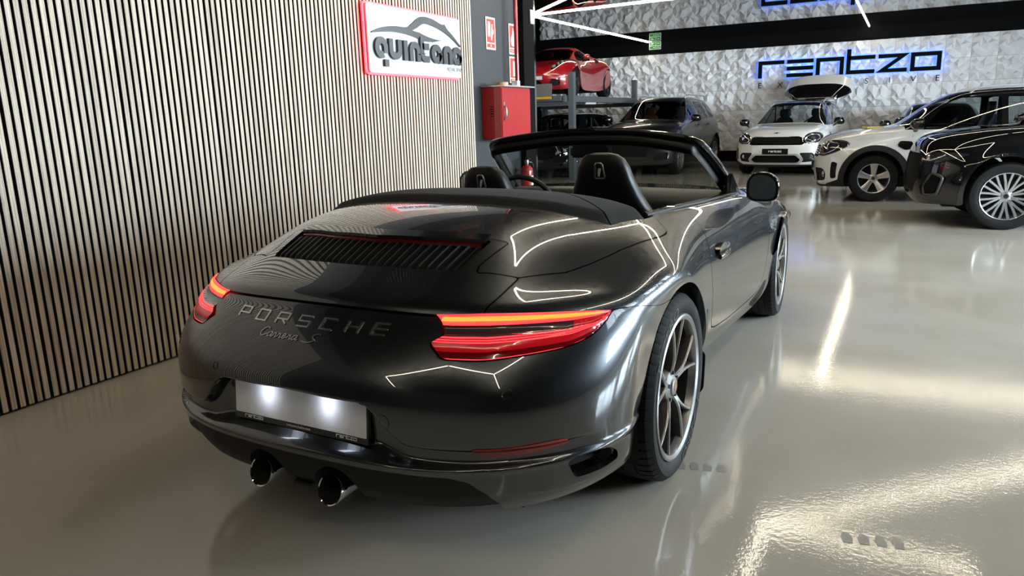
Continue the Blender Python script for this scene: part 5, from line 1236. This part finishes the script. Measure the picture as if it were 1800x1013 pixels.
# ---------------------------------------------------------------- four-post lift
LG=mat('lift_grey_paint',(.115,.125,.135),.4,.2); L_=empty('car_lift',(12.2,4.85,0),0,'dark grey four-post car lift with yellow-edged ramp flap carrying the red coupe','car lift')
def lb(nm,x,y,z,mt=LG,parent=L_,b=.006): 
    o=box(nm,(x[0]-12.2,x[1]-12.2),(y[0]-4.85,y[1]-4.85),z,mt,parent,b); return o
for (x,y) in ((12.2,4.85),(16.9,5.10),(12.2,7.65),(16.9,7.75)):
    lb('post',(x-.07,x+.07),(y-.06,y+.06),(0.0,2.24)); lb('post_foot',(x-.16,x+.16),(y-.14,y+.14),(0,.02))
lb('runway',(11.95,17.0),(5.0,5.62),(1.66,PZ-.002)); lb('runway',(11.95,17.0),(6.55,7.2),(1.66,PZ-.002))
lb('cross_beam',(12.12,12.28),(4.9,7.6),(1.56,1.66)); lb('cross_beam',(16.82,16.98),(5.1,7.7),(1.56,1.66)); lb('side_beam',(12.0,17.0),(4.93,4.985),(1.64,1.76))
fl=slab('ramp_flap',rnd([(-.28,0),(.28,0),(.24,.34),(-.24,.34)],.02),((11.93-12.2,5.48-4.85,1.70),(0,-1,0),(.35,0,.94),(-.94,0,.35)),-.012,.012,mat('ramp_grey',(.16,.16,.165),.5),L_,.004)
slab('flap_edge',[(-.28,-.005),(.28,-.005),(.275,.045),(-.275,.045)],((11.93-12.2,5.48-4.85,1.70),(0,-1,0),(.35,0,.94),(-.94,0,.35)),.013,.03,YELLOW,fl)
lb('runway_lamp',(13.3,13.9),(4.99,5.0),(1.60,1.64),mat('white_lift_label',(.7,.7,.7),.5),L_,.003)
# ---------------------------------------------------------------- backlit sign on the slats
RED=mat('red_led_rope',(.9,.05,.05),.4,emit=(1,.03,.045),power=11); SIGNW=mat('white_acrylic',(.58,.60,.63),.18,0,.3); SIGND=mat('graphite_letters',(.030,.033,.037),.35); SIGNS=mat('black_letter_sides',(.008,.008,.009),.4)
sg=empty('wall_sign',(2.72,SY-.045,1.925),0,'white wall sign with graphite car outline and word, red light around its edge','sign')
X0,X1,Z0,Z1=-.645,.645,-.248,.25
SF=((0,0,0),(1,0,0),(0,0,1),(0,-1,0))
slab('sign_board',rnd([(X0,Z0),(X1,Z0),(X1,Z1),(X0,Z1)],.03),SF,0,.012,SIGNW,sg,.002)
rope=[(x,.014,z) for x,z in rnd([(X0-.006,Z0-.006),(X1+.006,Z0-.006),(X1+.006,Z1+.006),(X0-.006,Z1+.006)],.035,6)]
tube('light_rope',rope,.0085,RED,sg,8,True)
for x in (X0+.03,X1-.03):
    for z in (Z0+.04,Z1-.04): turned('sign_screw',[(0,-.016),(.006,-.0155),(.007,-.012)],STEEL,sg,10,'y',(x,0,z))
# word: rounded strokes; measured in sign units (x 0..1, z 0..1)
def sg_pt(u,v): return (X0+(X1-X0)*u,Z0+(Z1-Z0)*v)
K=(X1-X0)/(Z1-Z0)
def arc(cx,cy,rx,ry,a0,a1,n=18): return [(cx+rx*math.cos(math.radians(a)),cy+ry*math.sin(math.radians(a))) for a in np.linspace(a0,a1,n)]
bx,tx=.215,.52      # baseline and x-height in v
def letters():
    cy=(bx+tx)/2; ry=(tx-bx)/2-.05; L=[]
    # q: open ring with a short detached tail
    cx=.104; rx=.041; L.append([arc(cx,cy+.005,rx,ry+.005,-62,-350,26)+[(cx+rx,cy-.07)]]); L[-1].append([(cx+rx+.003,bx-.115),(cx+rx+.003,bx-.012)])
    L.append([[(.197,tx)]+arc(.2405,cy-.01,.0435,ry-.01,180,360,16)+[(.284,tx)]])                # u
    L.append([[(.344,bx),(.344,tx)]])                                                    # i without its dot
    L.append([[(.404,bx)]+arc(.442,cy+.01,.038,ry-.01,180,0,16)+[(.480,bx)]])                        # n
    L.append([[(.522,tx+.09),(.522,bx+.13)]+arc(.560,bx+.13,.038,.08,180,285,10)+[(.60,bx+.05)],[(.522,tx-.055),(.598,tx-.055)]])    # t
    L.append([arc(.684,cy,.041,ry,0,-358,24),[(.727,cy+.02),(.729,bx)]])                     # a
    L.append([[(.784,bx)]+arc(.8195,cy+.01,.0355,ry-.01,180,0,16)+[(.855,bx)]])                 # n
    L.append([arc(.934,cy,.040,ry,0,-358,24),[(.975,cy+.02),(.977,bx)]])                    # a
    return L
for st in letters():
    pl_=lambda x,y,d: (x,-.012-d,y)
    P=[[sg_pt(u,v) for u,v in s] for s in st]
    P=[ [ (x,y) for x,y in s] for s in P]
    V,F=strokes_vf(P,.050,pl_,0.0,.021); o=poly('sign_letter',V,F,SIGNS,sg)
    V,F=strokes_vf(P,.050,pl_,.0212,.0222); poly('letter_face',V,F,SIGND,o)
up=[(.045,.60),(.12,.645),(.22,.70),(.32,.725),(.40,.735),(.46,.80),(.53,.90),(.59,.935),(.68,.915),(.75,.875),(.79,.865),(.83,.80),(.90,.70),(.985,.545)]
upper=spl([(.03,.59),(.12,.665),(.24,.715),(.375,.728),(.43,.79),(.50,.895),(.565,.935),(.66,.92),(.745,.87),(.775,.86)],40).tolist()+spl([(.80,.868),(.835,.79),(.90,.70),(.99,.55)],14).tolist()
lower=spl([(.985,.53),(.90,.645),(.80,.74),(.70,.80),(.60,.83),(.54,.81),(.475,.735),(.43,.69)],24).tolist()+spl([(.50,.675),(.60,.625),(.70,.60),(.765,.605)],12).tolist()+spl([(.66,.555),(.56,.555),(.45,.60),(.36,.625),(.24,.63),(.12,.605),(.03,.575)],20).tolist()
slab('car_outline',[sg_pt(u,v) for u,v in upper+lower],SF,.012,.026,SIGND,sg)
lettering('sign_lettering','RETAIL SPAIN',.042,((.545,-.0125,Z0+.055),(1,0,0),(0,0,1),(0,-1,0)),SIGND,sg,.0008)
# ---------------------------------------------------------------- fire point on the charcoal wall
FR=mat('fire_red_enamel',(.30,.010,.012),.32,0,.4); ALU=mat('aluminium_trim',(.62,.63,.64),.3,.9)
fc=empty('fire_cabinet',(4.17,2.165,1.12),0,'red metal fire hose cabinet with grey handle on the charcoal wall','cabinet')
box('cabinet_body',(-.31,.31),(-.215,0),(0,.49),FR,fc,.004); dr=box('cabinet_door',(-.298,.300),(-.222,-.214),(.012,.478),mat('fire_red_door',(.36,.018,.02),.28,0,.5),fc,.003)
tube('door_handle',spl([(-.262,-.222,.31),(-.262,-.245,.29),(-.262,-.247,.22),(-.262,-.222,.18)],12),.009,STEEL,dr,8)
boxes('door_catch',[(-.272,-.252,-.226,-.222,.30,.35)],STEEL,dr)
for k in range(5): box('vent_slot',(-.3115,-.309),(-.135,-.095),(.215+.022*k,.224+.022*k),VOID,fc)
turned('door_mark',[(0,-.2235),(.016,-.2232),(.017,-.222)],mat('dark_red_mark',(.25,.01,.01),.5),dr,14,'y',(.0,0,.40))
tr=box('metal_tray',(3.84,4.50),(1.90,2.16),(1.612,1.625),ALU,None,.002); tag(tr,'thin aluminium tray on top of the red fire cabinet','tray')
tag(turned('tape_roll',[(.0,1.626),(.05,1.626),(.055,1.632),(.055,1.652),(.05,1.658),(.0,1.658)],mat('tan_tape',(.50,.34,.17),.5),None,24,'z',(4.0,2.0,0)),'tan roll of tape lying on the fire cabinet tray','tape')
for i,(x,h,mt,lb_) in enumerate(((4.30,.055,PLATEW,'small white box standing on the fire cabinet tray'),(4.18,.03,STEEL,'small grey metal piece on the fire cabinet tray'))):
    tag(box('small_box',(x-.03,x+.03),(1.98,2.05),(1.626,1.626+h),mt,None,.003),lb_,'box')
tag(tube('sprinkler_pipe',[(4.42,2.06,1.626),(4.41,2.06,CEIL-.01)],.021,FR,None,16),'red vertical water pipe rising from the fire cabinet','pipe')
POST=mat('cream_sign_board',(.72,.62,.50),.5); POSTR=mat('sign_red',(.42,.03,.03),.5); POSTW=mat('sign_white',(.75,.66,.55),.5)
def notice(x,z,w,h,word,label,kind,y=2.162):
    e=empty('safety_notice',(x,y,z),0,label,'notice'); f=((0,0,0),(1,0,0),(0,0,1),(0,-1,0))
    slab('notice_board',rnd([(-w/2,-h/2),(w/2,-h/2),(w/2,h/2),(-w/2,h/2)],.006),f,0,.004,POST,e)
    slab('red_field',[(-w*.41,-h*.28),(w*.41,-h*.28),(w*.41,h*.44),(-w*.41,h*.44)],f,.004,.005,POSTR,e)
    slab('red_caption',[(-w*.41,-h*.44),(w*.41,-h*.44),(w*.41,-h*.32),(-w*.41,-h*.32)],f,.004,.005,POSTR,e)
    lettering('notice_lettering',word,h*.105,((0,-.0055,-h*.415),(1,0,0),(0,0,1),(0,-1,0)),POSTW,e,.0003,sx=.8)
    if kind=='hand':
        slab('notice_symbol',[(-.30*w,-.1*h),(-.05*w,-.1*h),(-.05*w,.36*h),(-.30*w,.36*h)],f,.005,.006,POSTW,e)
        slab('notice_symbol',[(.02*w,-.2*h),(.12*w,-.2*h),(.16*w,-.05*h),(.30*w,.02*h),(.30*w,.12*h),(.20*w,.12*h),(.22*w,.28*h),(.10*w,.30*h),(.06*w,.05*h)],f,.005,.006,POSTW,e)
    elif kind=='flame': slab('notice_symbol',spl([(-.2*w,-.2*h),(-.28*w,.02*h),(-.1*w,.2*h),(-.05*w,.38*h),(.1*w,.2*h),(.24*w,.05*h),(.2*w,-.2*h)],30,True),f,.005,.006,POSTW,e)
    else: slab('notice_symbol',rnd([(-.12*w,-.22*h),(.12*w,-.22*h),(.12*w,.18*h),(.05*w,.26*h),(.16*w,.33*h),(-.1*w,.34*h),(-.12*w,.18*h)],.004),f,.005,.006,POSTW,e)
    return e
notice(4.075,2.125,.185,.30,'BIE','cream and red notice on the charcoal wall, left of the pipe','hand')
notice(4.54,2.105,.19,.30,'PULSADOR','upper of two red notices behind the red pipe','flame')
notice(4.54,1.80,.19,.27,'EXTINTOR','lower of two red notices behind the pipe, showing an extinguisher','ext')
# chrome edge of the opening and the dark roller-door rail
structure(box('trim_3',(4.66,4.90),(2.10,2.40),(0,CEIL),BLACKM)); structure(box('trim_4',(4.90,4.935),(2.10,2.16),(0,CEIL),CHROME))
tag(box('hinge_plate',(4.80,4.90),(2.085,2.10),(2.28,2.42),ALU,None,.004),'small pale metal bracket high on the opening edge','bracket')
ex=empty('fire_extinguisher',(4.55,2.04,.56),0,'red fire extinguisher hanging on the charcoal wall behind the convertible windscreen','extinguisher')
turned('bottle',[(0,0),(.052,0),(.063,.012),(.066,.03),(.066,.20),(.060,.235),(.040,.258),(.020,.265),(.020,.28),(0,.28)],FR,ex,28,'z')
turned('valve',[(0,.28),(.020,.28),(.024,.305),(.017,.325),(0,.325)],STEEL,ex,16,'z'); slab('grip',[(-.01,.305),(.09,.335),(.09,.35),(-.01,.335)],((0,.01,0),(1,0,0),(0,0,1),(0,-1,0)),0,.02,GLOSSB,ex)
tube('hose',spl([(.02,-.01,.30),(.07,-.03,.28),(.084,-.03,.18),(.078,-.02,.07)],20),.010,GLOSSB,ex,8)
V,F=lathe([(.0666,.045),(.0666,.16)],10,'z',math.radians(-110),math.radians(-20),False); poly('bottle_label',V,F,POSTW,ex,smooth=True)
box('wall_hook',(-.02,.02),(.05,.125),(.20,.23),STEEL,ex)
# ---------------------------------------------------------------- big lettering on the far wall
BLUE=mat('blue_halo_acrylic',(.1,.2,.8),.4,emit=(.10,.27,1.0),power=1.9)
ls=empty('wall_lettering',(18.93,0,2.2),0,'large black block letters with blue glow on the white panels','sign')
st,wd=rentzo(.435,.25); kx=4.265/wd
pl_=lambda x,y,d: (-d,2.285-x*kx,y)
def chunk(st):   # strokes grouped letter by letter
    n=[1,3,1,2,1,1]; out=[];i=0
    for k in n: out.append(st[i:i+k]); i+=k
    return out
for g in chunk(st):
    V,F=strokes_vf(g,.098,pl_,.075,.115); o=poly('sign_letter',V,F,BLACKM,ls)
    V,F=strokes_vf(g,.128,pl_,.050,.072); poly('letter_glow',V,F,BLUE,o)
sub=empty('wall_lettering',(18.86,0,1.945),0,'row of thin spaced black capitals below the glowing wall letters','sign')
for ch,y in zip('EXCLUSIVE',np.linspace(2.235,-1.935,9)):
    V,F=font_vf(ch,.20,.008); poly('sign_letter',[(-.02-v[2],y-v[0],v[1]) for v in V],F,BLACKM,sub)
# green running-man board hanging at the end of a light tube
GREEN=mat('exit_green',(.015,.20,.06),.45,emit=(.02,.35,.10),power=.15); EXW=mat('exit_pale',(.62,.75,.62),.5,emit=(.6,.8,.6),power=.12)
eb=empty('exit_sign',(18.55,5.07,3.29),0,'green and white emergency exit board hanging from the ceiling','sign'); f=((0,0,0),(0,-1,0),(0,0,1),(-1,0,0))
slab('sign_board',rnd([(-.17,-.17),(.17,-.17),(.17,.04),(-.17,.04)],.01),f,0,.012,EXW,eb)
for (a,b,c_,d_) in ((-.155,.02,-.155,-.075),(-.155,.02,-.06,.03),(.03,.155,-.06,.03),(.03,.155,-.155,-.075)): slab('green_field',[(a,c_),(b,c_),(b,d_),(a,d_)],f,.012,.014,GREEN,eb)
st=[[(-.10,.02),(-.07,-.01),(-.10,-.04)],[(-.07,-.01),(-.03,0)],[(-.12,-.02),(-.07,.0)],[(-.05,-.115),(.0,-.115)],[(.06,-.01),(.13,-.01)],[(.06,-.13),(.09,-.10),(.13,-.13)]]
V,F=strokes_vf(st,.014,lambda x,y,d:(-.0145-d,-x,y),0,.001); poly('exit_symbol',V,F,EXW,eb)
tag(box('bonnet_cloth',(-.2,.2),(-.12,.12),(0,.024),mat('yellow_cloth',(.62,.55,.14),.8),None,.004,(10.02,-1.0,1.027),.25),'folded yellow cloth lying on the bonnet of the side-on white hatchback','cloth')

# faint dusty tyre prints on the floor
PRINT=mat('tyre_dust',(.30,.285,.255),.35)
for (px,py,a,n,lb_) in ((.10,-.965,15,4,'faint grey tyre print beside the rear wheel of the convertible'),(-.17,-1.56,12,4,'faint grey tyre print at the lower right of the floor')):
    e=empty('tyre_print',(px,py,0),math.radians(a),lb_,'mark')
    for k in range(n):
        P=[(.0,-.014),(.030,-.018),(.062,-.010),(.064,.008),(.034,.016),(.002,.012)]
        slab('print_block',[(x-.03,y-.048*k+.09) for x,y in P],((0,0,0),(1,0,0),(0,1,0),(0,0,1)),.0002,.0007,PRINT,e)
